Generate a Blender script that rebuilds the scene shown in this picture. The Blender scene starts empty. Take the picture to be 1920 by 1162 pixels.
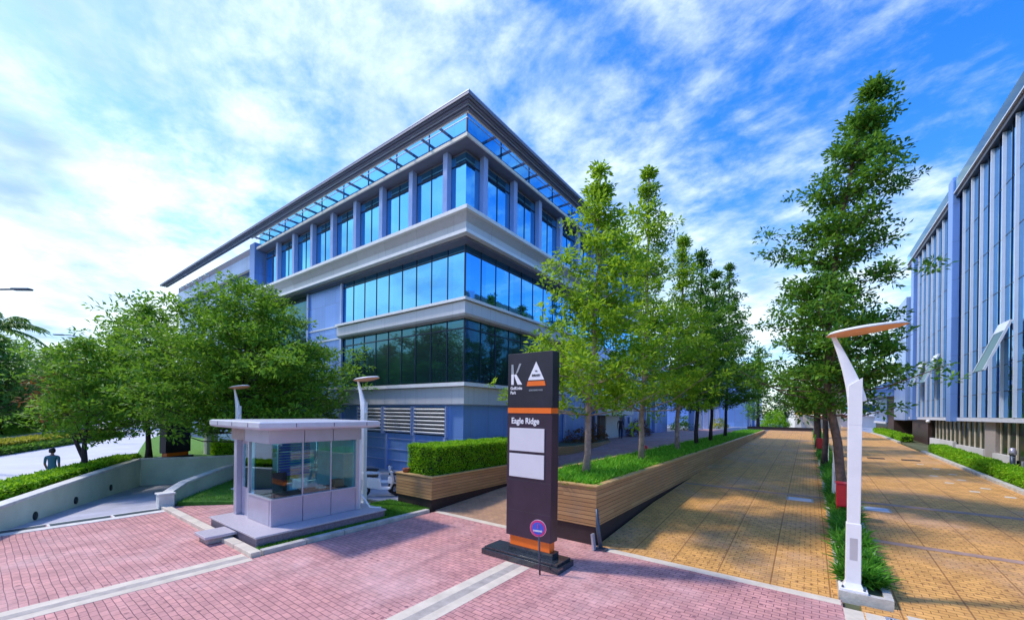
import bpy, bmesh, math, random
import numpy as np
from mathutils import Vector, Matrix
from mathutils.geometry import tessellate_polygon
R = math.radians
scene = bpy.context.scene
col = scene.collection

# ------------------------------------------------------------------ camera
YAW, ROLL, CAMH = 36.43, 0.7, 3.3
cam = bpy.data.cameras.new('camera'); cam.sensor_width = 36; cam.lens = 36*752/1920
cam.shift_y = 0.0997; cam.clip_start = 0.05; cam.clip_end = 6000
camo = bpy.data.objects.new('camera', cam); col.objects.link(camo)
camo.matrix_world = Matrix.Translation((0, 0, CAMH)) @ Matrix.Rotation(R(YAW), 4, 'Z') @ Matrix.Rotation(R(90), 4, 'X') @ Matrix.Rotation(R(ROLL), 4, 'Z')
scene.camera = camo

# ------------------------------------------------------------------ light
SUN = Vector((-1.0, -0.45, 1.35)).normalized()
scene.view_settings.view_transform = 'Standard'; scene.view_settings.look = 'None'
scene.view_settings.exposure = 0.76; scene.view_settings.gamma = 1
wd = bpy.data.worlds.new('World'); scene.world = wd; wd.use_nodes = True
nt = wd.node_tree; N = nt.nodes; L = nt.links; N.clear()
def wn(t, **kw):
    n = N.new(t)
    for k, v in kw.items(): setattr(n, k, v)
    return n
sky = wn('ShaderNodeTexSky', sky_type='NISHITA', sun_disc=False, air_density=1.0, dust_density=0.6, ozone_density=3.0)
sky.sun_elevation = math.asin(SUN.z); sky.sun_rotation = math.atan2(SUN.x, SUN.y)
hs = wn('ShaderNodeHueSaturation'); hs.inputs['Saturation'].default_value = 1.4; hs.inputs['Value'].default_value = 1.35; hs.inputs['Hue'].default_value = 0.512
L.new(sky.outputs[0], hs.inputs['Color'])
tc = wn('ShaderNodeTexCoord'); sx = wn('ShaderNodeSeparateXYZ'); L.new(tc.outputs['Generated'], sx.inputs[0])
def wm(op, a, b=None, c=None, clamp=False):
    n = wn('ShaderNodeMath', operation=op, use_clamp=clamp)
    for i, v in enumerate((a, b, c)):
        if v is None: continue
        if isinstance(v, (int, float)): n.inputs[i].default_value = v
        else: L.new(v, n.inputs[i])
    return n.outputs[0]
zc = wm('MAXIMUM', sx.outputs[2], 0.0); zd = wm('ADD', zc, 0.16)
cx = wm('DIVIDE', sx.outputs[0], zd); cy = wm('DIVIDE', sx.outputs[1], zd)
cb = wn('ShaderNodeCombineXYZ'); L.new(cx, cb.inputs[0]); L.new(cy, cb.inputs[1])
def wnoise(scale, det, rough, dist, off=(0, 0, 0), sc=(1, 1, 1)):
    mp = wn('ShaderNodeMapping'); mp.inputs['Location'].default_value = off; mp.inputs['Scale'].default_value = sc
    mp.inputs['Rotation'].default_value = (0, 0, R(25))
    n = wn('ShaderNodeTexNoise'); L.new(cb.outputs[0], mp.inputs[0]); L.new(mp.outputs[0], n.inputs['Vector'])
    n.inputs['Scale'].default_value = scale; n.inputs['Detail'].default_value = det; n.inputs['Roughness'].default_value = rough; n.inputs['Distortion'].default_value = dist
    return n.outputs['Fac']
n1 = wnoise(0.8, 5, 0.5, 0.3, (3.1, 1.7, 0)); n2 = wnoise(3.3, 9, 0.64, 0.15, (7, 2, 3), (1.0, 1.25, 1)); n3 = wnoise(12, 6, 0.6, 0.2, (1, 9, 3), (1, 1.1, 1))
side = wm('MULTIPLY_ADD', sx.outputs[0], -0.16, 0.0)       # more cloud towards the west
side2 = wm('MULTIPLY_ADD', sx.outputs[2], -0.30, 0.03)     # less cloud overhead
s = wm('ADD', wm('MULTIPLY', n1, 0.75), wm('MULTIPLY', n2, 0.78)); s = wm('ADD', s, wm('MULTIPLY', n3, 0.24))
s = wm('ADD', wm('ADD', s, side), side2)
mr = wn('ShaderNodeMapRange', interpolation_type='SMOOTHSTEP'); L.new(s, mr.inputs['Value'])
mr.inputs['From Min'].default_value = 0.64; mr.inputs['From Max'].default_value = 1.06; mr.inputs['To Max'].default_value = 0.97
# soft grey undersides of the thick cloud
n4 = wnoise(1.7, 6, 0.55, 0.2, (12, 5, 1)); mr2 = wn('ShaderNodeMapRange', interpolation_type='SMOOTHSTEP'); L.new(n4, mr2.inputs['Value'])
mr2.inputs['From Min'].default_value = 0.46; mr2.inputs['From Max'].default_value = 0.74
cm = wn('ShaderNodeMix', data_type='RGBA'); L.new(mr2.outputs[0], cm.inputs['Factor'])
cm.inputs['A'].default_value = (4.5, 5.25, 5.5, 1); cm.inputs['B'].default_value = (1.8, 2.8, 4.6, 1)
mx = wn('ShaderNodeMix', data_type='RGBA'); L.new(mr.outputs[0], mx.inputs['Factor']); L.new(hs.outputs[0], mx.inputs['A']); L.new(cm.outputs['Result'], mx.inputs['B'])
bg = wn('ShaderNodeBackground'); bg.inputs['Strength'].default_value = 0.15; L.new(mx.outputs['Result'], bg.inputs['Color'])
wo = wn('ShaderNodeOutputWorld'); L.new(bg.outputs[0], wo.inputs[0])
sl = bpy.data.lights.new('sun', 'SUN'); sl.energy = 2.0; sl.angle = R(5); sl.color = (1.0, 0.93, 0.82)
so = bpy.data.objects.new('sun', sl); col.objects.link(so)
so.rotation_euler = SUN.to_track_quat('Z', 'Y').to_euler(); so.location = (-40, -10, 40)

# ------------------------------------------------------------------ materials
def newmat(name):
    m = bpy.data.materials.new(name); m.use_nodes = True
    return m, m.node_tree, m.node_tree.nodes['Principled BSDF']
def mat(name, c, rough=0.6, metal=0.0, var=0.12, nscale=3.0, bump=0.0, bscale=30, spec=0.5, coords='Object'):
    m, t, b = newmat(name); n = t.nodes; l = t.links
    tcn = n.new('ShaderNodeTexCoord'); no = n.new('ShaderNodeTexNoise'); no.inputs['Scale'].default_value = nscale
    no.inputs['Detail'].default_value = 6; no.inputs['Roughness'].default_value = 0.6
    l.new(tcn.outputs[coords], no.inputs['Vector'])
    mxn = n.new('ShaderNodeMix'); mxn.data_type = 'RGBA'
    mxn.inputs['A'].default_value = (*[max(0, x*(1-var)) for x in c], 1); mxn.inputs['B'].default_value = (*[min(1, x*(1+var)) for x in c], 1)
    rp = n.new('ShaderNodeMapRange'); rp.inputs['From Min'].default_value = 0.3; rp.inputs['From Max'].default_value = 0.7
    l.new(no.outputs['Fac'], rp.inputs['Value']); l.new(rp.outputs[0], mxn.inputs['Factor']); l.new(mxn.outputs['Result'], b.inputs['Base Color'])
    b.inputs['Roughness'].default_value = rough; b.inputs['Metallic'].default_value = metal; b.inputs['Specular IOR Level'].default_value = spec
    if bump:
        n2_ = n.new('ShaderNodeTexNoise'); n2_.inputs['Scale'].default_value = bscale; n2_.inputs['Detail'].default_value = 5; l.new(tcn.outputs[coords], n2_.inputs['Vector'])
        bp = n.new('ShaderNodeBump'); bp.inputs['Strength'].default_value = bump; bp.inputs['Distance'].default_value = 0.02
        l.new(n2_.outputs['Fac'], bp.inputs['Height']); l.new(bp.outputs[0], b.inputs['Normal'])
    return m
class NB:                                             # small node-graph helper
    def __init__(s, name): s.m, s.t, s.b = newmat(name); s.n = s.t.nodes; s.l = s.t.links
    def math(s, op, *a, clamp=False):
        q = s.n.new('ShaderNodeMath'); q.operation = op; q.use_clamp = clamp
        for i, v in enumerate(a):
            if isinstance(v, (int, float)): q.inputs[i].default_value = v
            else: s.l.new(v, q.inputs[i])
        return q.outputs[0]
    def xyz(s):
        tcn = s.n.new('ShaderNodeTexCoord'); s.co = tcn.outputs['Object']; q = s.n.new('ShaderNodeSeparateXYZ'); s.l.new(s.co, q.inputs[0]); return q.outputs
    def noise(s, scale, det=5, rough=0.6, vec=None):
        q = s.n.new('ShaderNodeTexNoise'); q.inputs['Scale'].default_value = scale; q.inputs['Detail'].default_value = det; q.inputs['Roughness'].default_value = rough
        s.l.new(vec or s.co, q.inputs['Vector']); return q.outputs['Fac']
    def mix(s, f, a, b):
        q = s.n.new('ShaderNodeMix'); q.data_type = 'RGBA'
        for k, v in (('Factor', f), ('A', a), ('B', b)):
            if isinstance(v, (int, float)): q.inputs[k].default_value = v
            elif isinstance(v, tuple): q.inputs[k].default_value = (*v, 1)
            else: s.l.new(v, q.inputs[k])
        return q.outputs['Result']
    def ramp(s, v, a, b, c=0.0, d=1.0):
        q = s.n.new('ShaderNodeMapRange'); q.interpolation_type = 'SMOOTHSTEP'
        for k, w in (('From Min', a), ('From Max', b), ('To Min', c), ('To Max', d)): q.inputs[k].default_value = w
        s.l.new(v, q.inputs['Value']); return q.outputs[0]
    def bump(s, h, st=0.3, dist=0.02):
        q = s.n.new('ShaderNodeBump'); q.inputs['Strength'].default_value = st; q.inputs['Distance'].default_value = dist
        s.l.new(h, q.inputs['Height']); s.l.new(q.outputs[0], s.b.inputs['Normal'])

def paver_mat(name, base, alt, joint, bw, bh, dots=0.0, dcell=0.26, grooves=0.0, rot=0.0, wear=(0.75, 0.72, 0.8), wearamt=0.3, dotbias=0.5):
    g = NB(name); o = g.xyz()
    mp = g.n.new('ShaderNodeMapping'); mp.inputs['Rotation'].default_value = (0, 0, rot); g.l.new(g.co, mp.inputs[0])
    wob = g.n.new('ShaderNodeTexNoise'); wob.inputs['Scale'].default_value = 1.3; g.l.new(mp.outputs[0], wob.inputs['Vector'])
    va = g.n.new('ShaderNodeVectorMath'); va.operation = 'MULTIPLY_ADD'; g.l.new(wob.outputs['Color'], va.inputs[0]); va.inputs[1].default_value = (0.05, 0.05, 0); g.l.new(mp.outputs[0], va.inputs[2])
    vec = va.outputs[0]
    br = g.n.new('ShaderNodeTexBrick'); g.l.new(vec, br.inputs['Vector']); br.inputs['Scale'].default_value = 1.0
    br.inputs['Brick Width'].default_value = bw; br.inputs['Row Height'].default_value = bh; br.inputs['Mortar Size'].default_value = 0.006; br.inputs['Mortar Smooth'].default_value = 0.3
    br.inputs['Color1'].default_value = (*base, 1); br.inputs['Color2'].default_value = (*alt, 1); br.inputs['Mortar'].default_value = (*joint, 1)
    c = br.outputs['Color']
    big = g.ramp(g.noise(0.35, 6, 0.62), 0.45, 0.72); c = g.mix(g.math('MULTIPLY', big, wearamt), c, wear)
    med = g.ramp(g.noise(2.2, 6, 0.7), 0.35, 0.7, 0.82, 1.1)
    hsv = g.n.new('ShaderNodeHueSaturation'); g.l.new(c, hsv.inputs['Color']); g.l.new(med, hsv.inputs['Value']); c = hsv.outputs[0]
    ms_ = g.n.new('ShaderNodeMapping'); ms_.inputs['Scale'].default_value = (2.2, 0.25, 1); g.l.new(g.co, ms_.inputs[0])
    c = g.mix(g.math('MULTIPLY', g.ramp(g.noise(1.0, 5, 0.6, ms_.outputs[0]), 0.5, 0.72), 0.28), c, joint); c = g.mix(g.math('MULTIPLY', g.ramp(g.noise(9.0, 5, 0.7), 0.62, 0.74), 0.35), c, joint)
    h = g.math('SUBTRACT', 1.0, br.outputs['Fac'])
    if dots:
        sp = g.n.new('ShaderNodeSeparateXYZ'); g.l.new(vec, sp.inputs[0])
        row = g.math('FLOOR', g.math('DIVIDE', sp.outputs[1], dcell)); par = g.math('MULTIPLY', g.math('MODULO', g.math('ABSOLUTE', row), 2.0), 0.5)
        fx = g.math('SUBTRACT', g.math('FRACT', g.math('ADD', g.math('DIVIDE', sp.outputs[0], dcell), par)), 0.5)
        fy = g.math('SUBTRACT', g.math('FRACT', g.math('DIVIDE', sp.outputs[1], dcell)), 0.5)
        d = g.math('SQRT', g.math('ADD', g.math('MULTIPLY', fx, fx), g.math('MULTIPLY', fy, fy)))
        dm = g.ramp(d, 0.09, 0.19, 1.0, 0.0); patch = g.ramp(g.noise(0.8, 4), dotbias-0.08, dotbias+0.1)
        dm = g.math('MULTIPLY', dm, g.math('MULTIPLY', patch, dots)); c = g.mix(dm, c, joint); h = g.math('SUBTRACT', h, dm)
    if grooves:
        fx = g.math('FRACT', g.math('DIVIDE', g.math('ADD', o[0], 0.1), grooves)); gm = g.math('LESS_THAN', g.math('ABSOLUTE', g.math('SUBTRACT', fx, 0.5)), 0.014)
        gm = g.math('MULTIPLY', gm, 0.75); c = g.mix(gm, c, joint); h = g.math('SUBTRACT', h, gm)
    g.l.new(c, g.b.inputs['Base Color']); g.b.inputs['Roughness'].default_value = 0.75; g.bump(h, 0.5, 0.008)
    return g.m
def joint_mat(name, c, joint, px, pz, jw=0.012, rough=0.35, metal=0.35, ox=0.0, oz=0.0, ribs=0.0):
    """metal / stone panels with thin joints: along (x+y) and z"""
    g = NB(name); o = g.xyz(); u = g.math('ADD', g.math('ADD', o[0], o[1]), ox)
    def line(v, p, w):
        f = g.math('FRACT', g.math('DIVIDE', v, p)); return g.math('LESS_THAN', g.math('MULTIPLY', f, p), w)
    a = line(u, px, jw); b = line(g.math('ADD', o[2], oz), pz, jw); j = g.math('MAXIMUM', a, b)
    cell = g.n.new('ShaderNodeTexWhiteNoise'); cc = g.n.new('ShaderNodeCombineXYZ')
    g.l.new(g.math('FLOOR', g.math('DIVIDE', u, px)), cc.inputs[0]); g.l.new(g.math('FLOOR', g.math('DIVIDE', g.math('ADD', o[2], oz), pz)), cc.inputs[1]); g.l.new(cc.outputs[0], cell.inputs[0])
    t = g.math('ADD', g.math('MULTIPLY', cell.outputs[0], 0.6), g.math('MULTIPLY', g.noise(1.3, 5), 0.4))
    cl = g.mix(t, tuple(x*0.85 for x in c), tuple(min(1, x*1.12) for x in c)); cl = g.mix(j, cl, joint)
    ms_ = g.n.new('ShaderNodeMapping'); ms_.inputs['Scale'].default_value = (5, 5, 0.25); g.l.new(g.co, ms_.inputs[0])
    cl = g.mix(g.math('MULTIPLY', g.ramp(g.noise(1.0, 6, 0.65, ms_.outputs[0]), 0.48, 0.78), 0.35), cl, tuple(x*0.55 for x in c))
    g.l.new(cl, g.b.inputs['Base Color']); g.b.inputs['Roughness'].default_value = rough; g.b.inputs['Metallic'].default_value = metal
    h = g.math('SUBTRACT', 1.0, j)
    if ribs:
        w = g.math('SINE', g.math('MULTIPLY', u, 2*math.pi/ribs)); h = g.math('ADD', h, g.math('MULTIPLY', w, 0.4))
    g.bump(h, 0.35, 0.012); return g.m
def glass_wall(name, c, rough=0.03, jc=(0.01, 0.02, 0.04), px=1.0, ox=0, wav=0.02, dark=(0.004, 0.02, 0.03), refl=0.85):
    """coated reflective glazing: tinted mirror over a dark room"""
    g = NB(name); o = g.xyz()
    lw = g.n.new('ShaderNodeLayerWeight'); lw.inputs['Blend'].default_value = 0.35
    gl = g.n.new('ShaderNodeBsdfGlossy'); gl.inputs['Color'].default_value = (*c, 1); gl.inputs['Roughness'].default_value = rough
    u = g.math('ADD', g.math('ADD', o[0], o[1]), ox)
    cell = g.n.new('ShaderNodeTexWhiteNoise'); cell.noise_dimensions = '1D'; g.l.new(g.math('FLOOR', g.math('DIVIDE', u, px)), cell.inputs['W'])
    nz = g.noise(0.9, 3); tilt = g.math('ADD', g.math('MULTIPLY', nz, 1.0), g.math('MULTIPLY', cell.outputs[0], 0.0))
    bp = g.n.new('ShaderNodeBump'); bp.inputs['Strength'].default_value = wav*5; bp.inputs['Distance'].default_value = 0.05; g.l.new(tilt, bp.inputs['Height']); g.l.new(bp.outputs[0], gl.inputs['Normal'])
    g.b.inputs['Base Color'].default_value = (*dark, 1); g.b.inputs['Roughness'].default_value = 0.3
    cv = g.mix(cell.outputs[0], tuple(x*0.86 for x in c), c); g.l.new(cv, gl.inputs['Color'])
    ms = g.n.new('ShaderNodeMixShader'); f = g.math('MULTIPLY_ADD', lw.outputs['Fresnel'], 0.25, refl, clamp=True); g.l.new(f, ms.inputs[0])
    g.l.new(g.b.outputs[0], ms.inputs[1]); g.l.new(gl.outputs[0], ms.inputs[2]); g.l.new(ms.outputs[0], g.n['Material Output'].inputs[0]); return g.m
def clear_glass(name, tint, refl=0.18):
    g = NB(name); g.xyz(); tr = g.n.new('ShaderNodeBsdfTransparent'); tr.inputs[0].default_value = (*tint, 1)
    gl = g.n.new('ShaderNodeBsdfGlossy'); gl.inputs['Roughness'].default_value = 0.02; gl.inputs['Color'].default_value = (0.75, 0.95, 1, 1)
    fr = g.n.new('ShaderNodeFresnel'); fr.inputs[0].default_value = 1.5; ms = g.n.new('ShaderNodeMixShader')
    g.l.new(g.math('ADD', fr.outputs[0], refl, clamp=True), ms.inputs[0]); g.l.new(tr.outputs[0], ms.inputs[1]); g.l.new(gl.outputs[0], ms.inputs[2]); g.l.new(ms.outputs[0], g.n['Material Output'].inputs[0]); return g.m
def leaf_mat(name, c1, c2, c3, trans=0.35, nscale=1.1):
    g = NB(name); g.xyz(); ge = g.n.new('ShaderNodeNewGeometry')
    v = g.ramp(g.noise(nscale, 4), 0.36, 0.64); c = g.mix(v, c1, c2)
    c = g.mix(g.ramp(ge.outputs['Random Per Island'], 0.55, 1.0), c, c3)
    g.l.new(c, g.b.inputs['Base Color']); g.b.inputs['Roughness'].default_value = 0.55; g.b.inputs['Specular IOR Level'].default_value = 0.22
    tl = g.n.new('ShaderNodeBsdfTranslucent'); tcn = g.mix(0.5, c, tuple(min(1, x*1.7) for x in c3)); g.l.new(tcn, tl.inputs[0])
    ms = g.n.new('ShaderNodeMixShader'); ms.inputs[0].default_value = trans; g.l.new(g.b.outputs[0], ms.inputs[1]); g.l.new(tl.outputs[0], ms.inputs[2]); g.l.new(ms.outputs[0], g.n['Material Output'].inputs[0]); return g.m
def wood_mat(name, a, b, horiz=True):
    g = NB(name); o = g.xyz(); f = g.math('DIVIDE', o[2], 0.105); row = g.math('FLOOR', f)
    gap = g.math('LESS_THAN', g.math('FRACT', f), 0.1)
    u = g.math('ADD', g.math('ADD', o[0], o[1]), g.math('MULTIPLY', row, 3.77))
    wn_ = g.n.new('ShaderNodeTexWhiteNoise'); cc = g.n.new('ShaderNodeCombineXYZ'); g.l.new(row, cc.inputs[0]); g.l.new(g.math('FLOOR', g.math('DIVIDE', u, 2.4)), cc.inputs[1]); g.l.new(cc.outputs[0], wn_.inputs[0])
    c2 = g.n.new('ShaderNodeCombineXYZ'); g.l.new(g.math('MULTIPLY', u, 0.7), c2.inputs[0]); g.l.new(g.math('MULTIPLY', o[2], 22.0), c2.inputs[1]); g.l.new(g.math('MULTIPLY', row, 5.0), c2.inputs[2])
    gr = g.noise(2.0, 6, 0.65, c2.outputs[0]); t = g.math('ADD', g.math('MULTIPLY', wn_.outputs[0], 0.5), g.math('MULTIPLY', g.ramp(gr, 0.3, 0.7), 0.5))
    c = g.mix(t, a, b); c = g.mix(g.math('MULTIPLY', g.ramp(g.noise(1.1, 5), 0.5, 0.75), 0.35), c, (0.25, 0.2, 0.16)); c = g.mix(gap, c, (0.03, 0.02, 0.012))
    g.l.new(c, g.b.inputs['Base Color']); g.b.inputs['Roughness'].default_value = 0.55; g.bump(g.math('SUBTRACT', 1.0, gap), 0.6, 0.012); return g.m

M = {}
M['pink'] = paver_mat('pink pavers', (0.70, 0.33, 0.30), (0.56, 0.26, 0.25), (0.17, 0.07, 0.09), 0.215, 0.108, dots=0.75, dcell=0.24, wear=(0.70, 0.45, 0.44), wearamt=0.6, dotbias=0.54)
M['tan'] = paver_mat('tan pavers', (0.80, 0.41, 0.11), (0.66, 0.33, 0.085), (0.24, 0.10, 0.03), 0.215, 0.108, dots=0.8, dcell=0.23, grooves=0.93, wear=(0.50, 0.34, 0.28), wearamt=0.5, dotbias=0.46)
M['plazapink'] = paver_mat('plaza pavers', (0.50, 0.25, 0.20), (0.44, 0.22, 0.19), (0.25, 0.12, 0.10), 0.3, 0.3, wear=(0.48, 0.38, 0.42), wearamt=0.4)
M['drivetan'] = paver_mat('drive pavers', (0.50, 0.29, 0.17), (0.44, 0.26, 0.16), (0.25, 0.13, 0.08), 0.215, 0.108, wear=(0.5, 0.38, 0.33), wearamt=0.4)
M['cream'] = mat('cream concrete', (0.66, 0.57, 0.46), 0.8, var=0.16, nscale=2.5, bump=0.2)
M['kerb'] = mat('kerb concrete', (0.50, 0.47, 0.43), 0.85, var=0.25, nscale=4, bump=0.3)
M['gutter'] = mat('gutter channel', (0.42, 0.37, 0.33), 0.8, var=0.2, nscale=5, bump=0.3)
M['bandgrey'] = mat('grey band pavers', (0.40, 0.25, 0.19), 0.8, var=0.25, nscale=4)
M['concrete_road'] = mat('concrete road', (0.58, 0.59, 0.68), 0.75, var=0.12, nscale=0.4, bump=0.1)
M['ramp'] = mat('ramp concrete', (0.42, 0.42, 0.50), 0.7, var=0.25, nscale=0.8, bump=0.2)
M['walkgrey'] = mat('grey paving', (0.30, 0.33, 0.40), 0.7, var=0.2, nscale=1)
M['soil'] = mat('ground soil', (0.10, 0.11, 0.05), 0.95, var=0.4, nscale=0.6)
M['lawn'] = mat('lawn', (0.09, 0.24, 0.02), 0.9, var=0.35, nscale=6, bump=0.6, bscale=90)
M['grassblade'] = leaf_mat('grass blades', (0.06, 0.19, 0.015), (0.11, 0.29, 0.02), (0.17, 0.38, 0.04), 0.3, 3)
M['turf'] = mat('artificial turf', (0.05, 0.22, 0.015), 0.85, var=0.3, nscale=9, bump=0.6, bscale=150)
M['aluL'] = joint_mat('bluish aluminium panel', (0.20, 0.36, 0.76), (0.13, 0.17, 0.3), 1.33, 2.05, ribs=0.33)
M['alu2'] = joint_mat('grey aluminium panel', (0.32, 0.44, 0.70), (0.15, 0.18, 0.28), 0.7, 30, ribs=0)
M['band'] = joint_mat('pale cornice panel', (0.60, 0.60, 0.63), (0.25, 0.25, 0.28), 2.66, 40, rough=0.4, metal=0.1)
M['bandlip'] = mat('white cornice lip', (0.80, 0.79, 0.78), 0.4, var=0.06)
M['colm'] = mat('column cladding', (0.35, 0.44, 0.70), 0.35, 0.3, var=0.06)
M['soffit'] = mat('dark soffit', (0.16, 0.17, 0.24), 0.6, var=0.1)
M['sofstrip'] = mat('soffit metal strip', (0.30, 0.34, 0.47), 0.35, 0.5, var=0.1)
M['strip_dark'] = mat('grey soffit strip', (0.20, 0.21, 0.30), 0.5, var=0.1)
M['trim'] = mat('light metal trim', (0.55, 0.58, 0.68), 0.3, 0.5, var=0.05)
M['mull'] = mat('dark mullion', (0.015, 0.03, 0.06), 0.35, 0.3, var=0.1)
M['gblue'] = glass_wall('blue reflective glass', (0.20, 0.60, 0.95), px=1.18, wav=0.012)
M['gblue2'] = glass_wall('bright blue glass', (0.20, 0.64, 0.97), px=1.2, wav=0.012)
M['gdark'] = glass_wall('dark reflection tint glass', (0.08, 0.25, 0.32), px=1.0, wav=0.015, dark=(0.006, 0.035, 0.045), refl=0.55)  # green-black tint imitates dark trees reflected in the first floor glass
M['gright'] = glass_wall('east block glass', (0.26, 0.52, 0.84), px=1.55, wav=0.015, refl=0.85)
M['gpanel'] = glass_wall('dark open pane', (0.10, 0.30, 0.32), dark=(0.01, 0.06, 0.065), refl=0.15)
M['glow'] = glass_wall('low dark glazing', (0.14, 0.20, 0.17), px=1.5, wav=0.02, dark=(0.01, 0.015, 0.012), refl=0.5)
M['cglass'] = clear_glass('teal clear glass', (0.74, 0.97, 0.98), 0.05)
M['white'] = mat('white paint', (0.82, 0.81, 0.84), 0.35, var=0.05)
M['fin'] = mat('white fin', (0.72, 0.75, 0.84), 0.3, 0.2, var=0.05)
M['pier'] = joint_mat('blue grey pier', (0.18, 0.32, 0.68), (0.12, 0.16, 0.3), 50, 2.4, rough=0.35, metal=0.3)
M['kioskpanel'] = mat('lavender aluminium', (0.47, 0.45, 0.56), 0.3, 0.35, var=0.06)
M['kioskroof'] = mat('kiosk roof panel', (0.66, 0.66, 0.74), 0.35, 0.2, var=0.06)
M['kioskgrey'] = mat('kiosk soffit stone', (0.36, 0.31, 0.30), 0.6, var=0.15, nscale=10)
M['granite'] = mat('purple granite', (0.20, 0.16, 0.21), 0.4, var=0.3, nscale=25, bump=0.1)
M['granitetop'] = mat('pale granite', (0.52, 0.47, 0.52), 0.4, var=0.15, nscale=30)
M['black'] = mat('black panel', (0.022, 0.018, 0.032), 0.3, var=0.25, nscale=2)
M['purpleblack'] = mat('dark aubergine panel', (0.040, 0.022, 0.042), 0.35, var=0.2, nscale=2)
M['blackgran'] = mat('polished black granite', (0.03, 0.035, 0.045), 0.08, var=0.5, nscale=20, spec=0.9)
M['orange'] = mat('orange acrylic', (0.90, 0.17, 0.015), 0.35, var=0.05)
M['signwhite'] = mat('white sign plate', (0.70, 0.68, 0.72), 0.35, var=0.03)
M['textwhite'] = mat('white lettering', (0.85, 0.85, 0.87), 0.4, var=0.02)
M['textgrey'] = mat('grey lettering', (0.33, 0.36, 0.38), 0.4, var=0.05)
M['textdark'] = mat('dark lettering', (0.06, 0.06, 0.07), 0.5, var=0.02)
M['wood'] = wood_mat('plank cladding', (0.36, 0.185, 0.075), (0.56, 0.33, 0.15))
M['woodcap'] = mat('timber cap', (0.58, 0.36, 0.15), 0.5, var=0.2, nscale=6)
M['plinth'] = mat('brown black plinth', (0.035, 0.022, 0.026), 0.5, var=0.2)
M['red'] = mat('red enamel', (0.60, 0.015, 0.03), 0.35, var=0.1)
M['pinkred'] = mat('pink red ring', (0.75, 0.05, 0.22), 0.35, var=0.04)
M['signblue'] = mat('sign blue', (0.06, 0.13, 0.65), 0.35, var=0.06)
M['dmetal'] = mat('dark blue grey metal', (0.07, 0.09, 0.13), 0.4, 0.4, var=0.2)
M['bark'] = mat('brown bark', (0.15, 0.095, 0.075), 0.9, var=0.45, nscale=7, bump=0.6, bscale=25)
M['barkpale'] = mat('pale grey bark', (0.30, 0.22, 0.20), 0.9, var=0.4, nscale=6, bump=0.5, bscale=25)
M['barkdark'] = mat('dark bark', (0.045, 0.032, 0.035), 0.9, var=0.4, nscale=7, bump=0.6, bscale=25)
M['leafA'] = leaf_mat('bright mast leaves', (0.08, 0.22, 0.012), (0.19, 0.38, 0.02), (0.36, 0.52, 0.03), 0.45, 0.9)
M['leafB'] = leaf_mat('dark mast leaves', (0.03, 0.13, 0.018), (0.08, 0.23, 0.022), (0.19, 0.36, 0.035), 0.3, 0.8)
M['leafC'] = leaf_mat('spreading tree leaves', (0.05, 0.17, 0.014), (0.11, 0.28, 0.02), (0.24, 0.42, 0.03), 0.35, 0.8)
M['leafD'] = leaf_mat('olive bank leaves', (0.04, 0.14, 0.025), (0.09, 0.23, 0.035), (0.18, 0.31, 0.05), 0.3, 0.5)
M['leafhedge'] = leaf_mat('hedge leaves', (0.11, 0.33, 0.008), (0.19, 0.46, 0.012), (0.38, 0.62, 0.03), 0.35, 2.5)
M['leafyellow'] = leaf_mat('yellow green leaves', (0.28, 0.32, 0.02), (0.42, 0.42, 0.03), (0.5, 0.46, 0.05), 0.3, 2)
M['leafred'] = leaf_mat('red brown leaves', (0.16, 0.06, 0.02), (0.10, 0.10, 0.02), (0.32, 0.10, 0.03), 0.3, 2)
M['blade'] = leaf_mat('strap leaves', (0.07, 0.28, 0.012), (0.13, 0.42, 0.018), (0.30, 0.62, 0.05), 0.3, 2)
M['bladedark'] = leaf_mat('dark strap leaves', (0.03, 0.17, 0.012), (0.07, 0.26, 0.018), (0.16, 0.40, 0.04), 0.3, 2)
M['hedgecore'] = mat('hedge twigs', (0.02, 0.05, 0.01), 0.95, var=0.3)
M['wallcream'] = mat('pale green render', (0.60, 0.66, 0.52), 0.8, var=0.14, nscale=0.8, bump=0.15)
M['wallcap'] = mat('white wall coping', (0.68, 0.66, 0.62), 0.7, var=0.2, nscale=3)
M['darkhole'] = mat('dark vent', (0.008, 0.02, 0.025), 0.5, var=0.1)
M['drain'] = mat('drain grating', (0.03, 0.055, 0.08), 0.5, 0.4, var=0.3, nscale=8)
M['peach'] = mat('peach lamp reflector', (0.82, 0.40, 0.20), 0.45, var=0.08)
M['interior'] = mat('kiosk interior wall', (0.62, 0.80, 0.84), 0.7, var=0.1)
M['teal'] = mat('teal panel', (0.02, 0.42, 0.40), 0.5, var=0.1)
M['yellow'] = mat('yellow canvas', (0.85, 0.50, 0.03), 0.7, var=0.1)
M['canvas'] = mat('white canvas', (0.80, 0.80, 0.78), 0.8, var=0.06)
M['coral'] = mat('coral canvas', (0.75, 0.22, 0.12), 0.7, var=0.1)
M['brown'] = mat('brown cladding', (0.055, 0.03, 0.028), 0.5, var=0.2, nscale=2)
M['skin'] = mat('skin', (0.28, 0.14, 0.09), 0.5, var=0.06)
M['hair'] = mat('black hair', (0.012, 0.01, 0.01), 0.5, var=0.1)
M['tealshirt'] = mat('teal shirt', (0.05, 0.15, 0.19), 0.8, var=0.15)
M['darkcloth'] = mat('dark cloth', (0.02, 0.02, 0.035), 0.8, var=0.2)
M['rubber'] = mat('rubber', (0.02, 0.02, 0.022), 0.8, var=0.2)
M['terracotta'] = mat('terracotta', (0.30, 0.07, 0.02), 0.6, var=0.15)
M['farwhite'] = mat('far white render', (0.62, 0.60, 0.60), 0.7, var=0.1, nscale=0.5)

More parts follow.
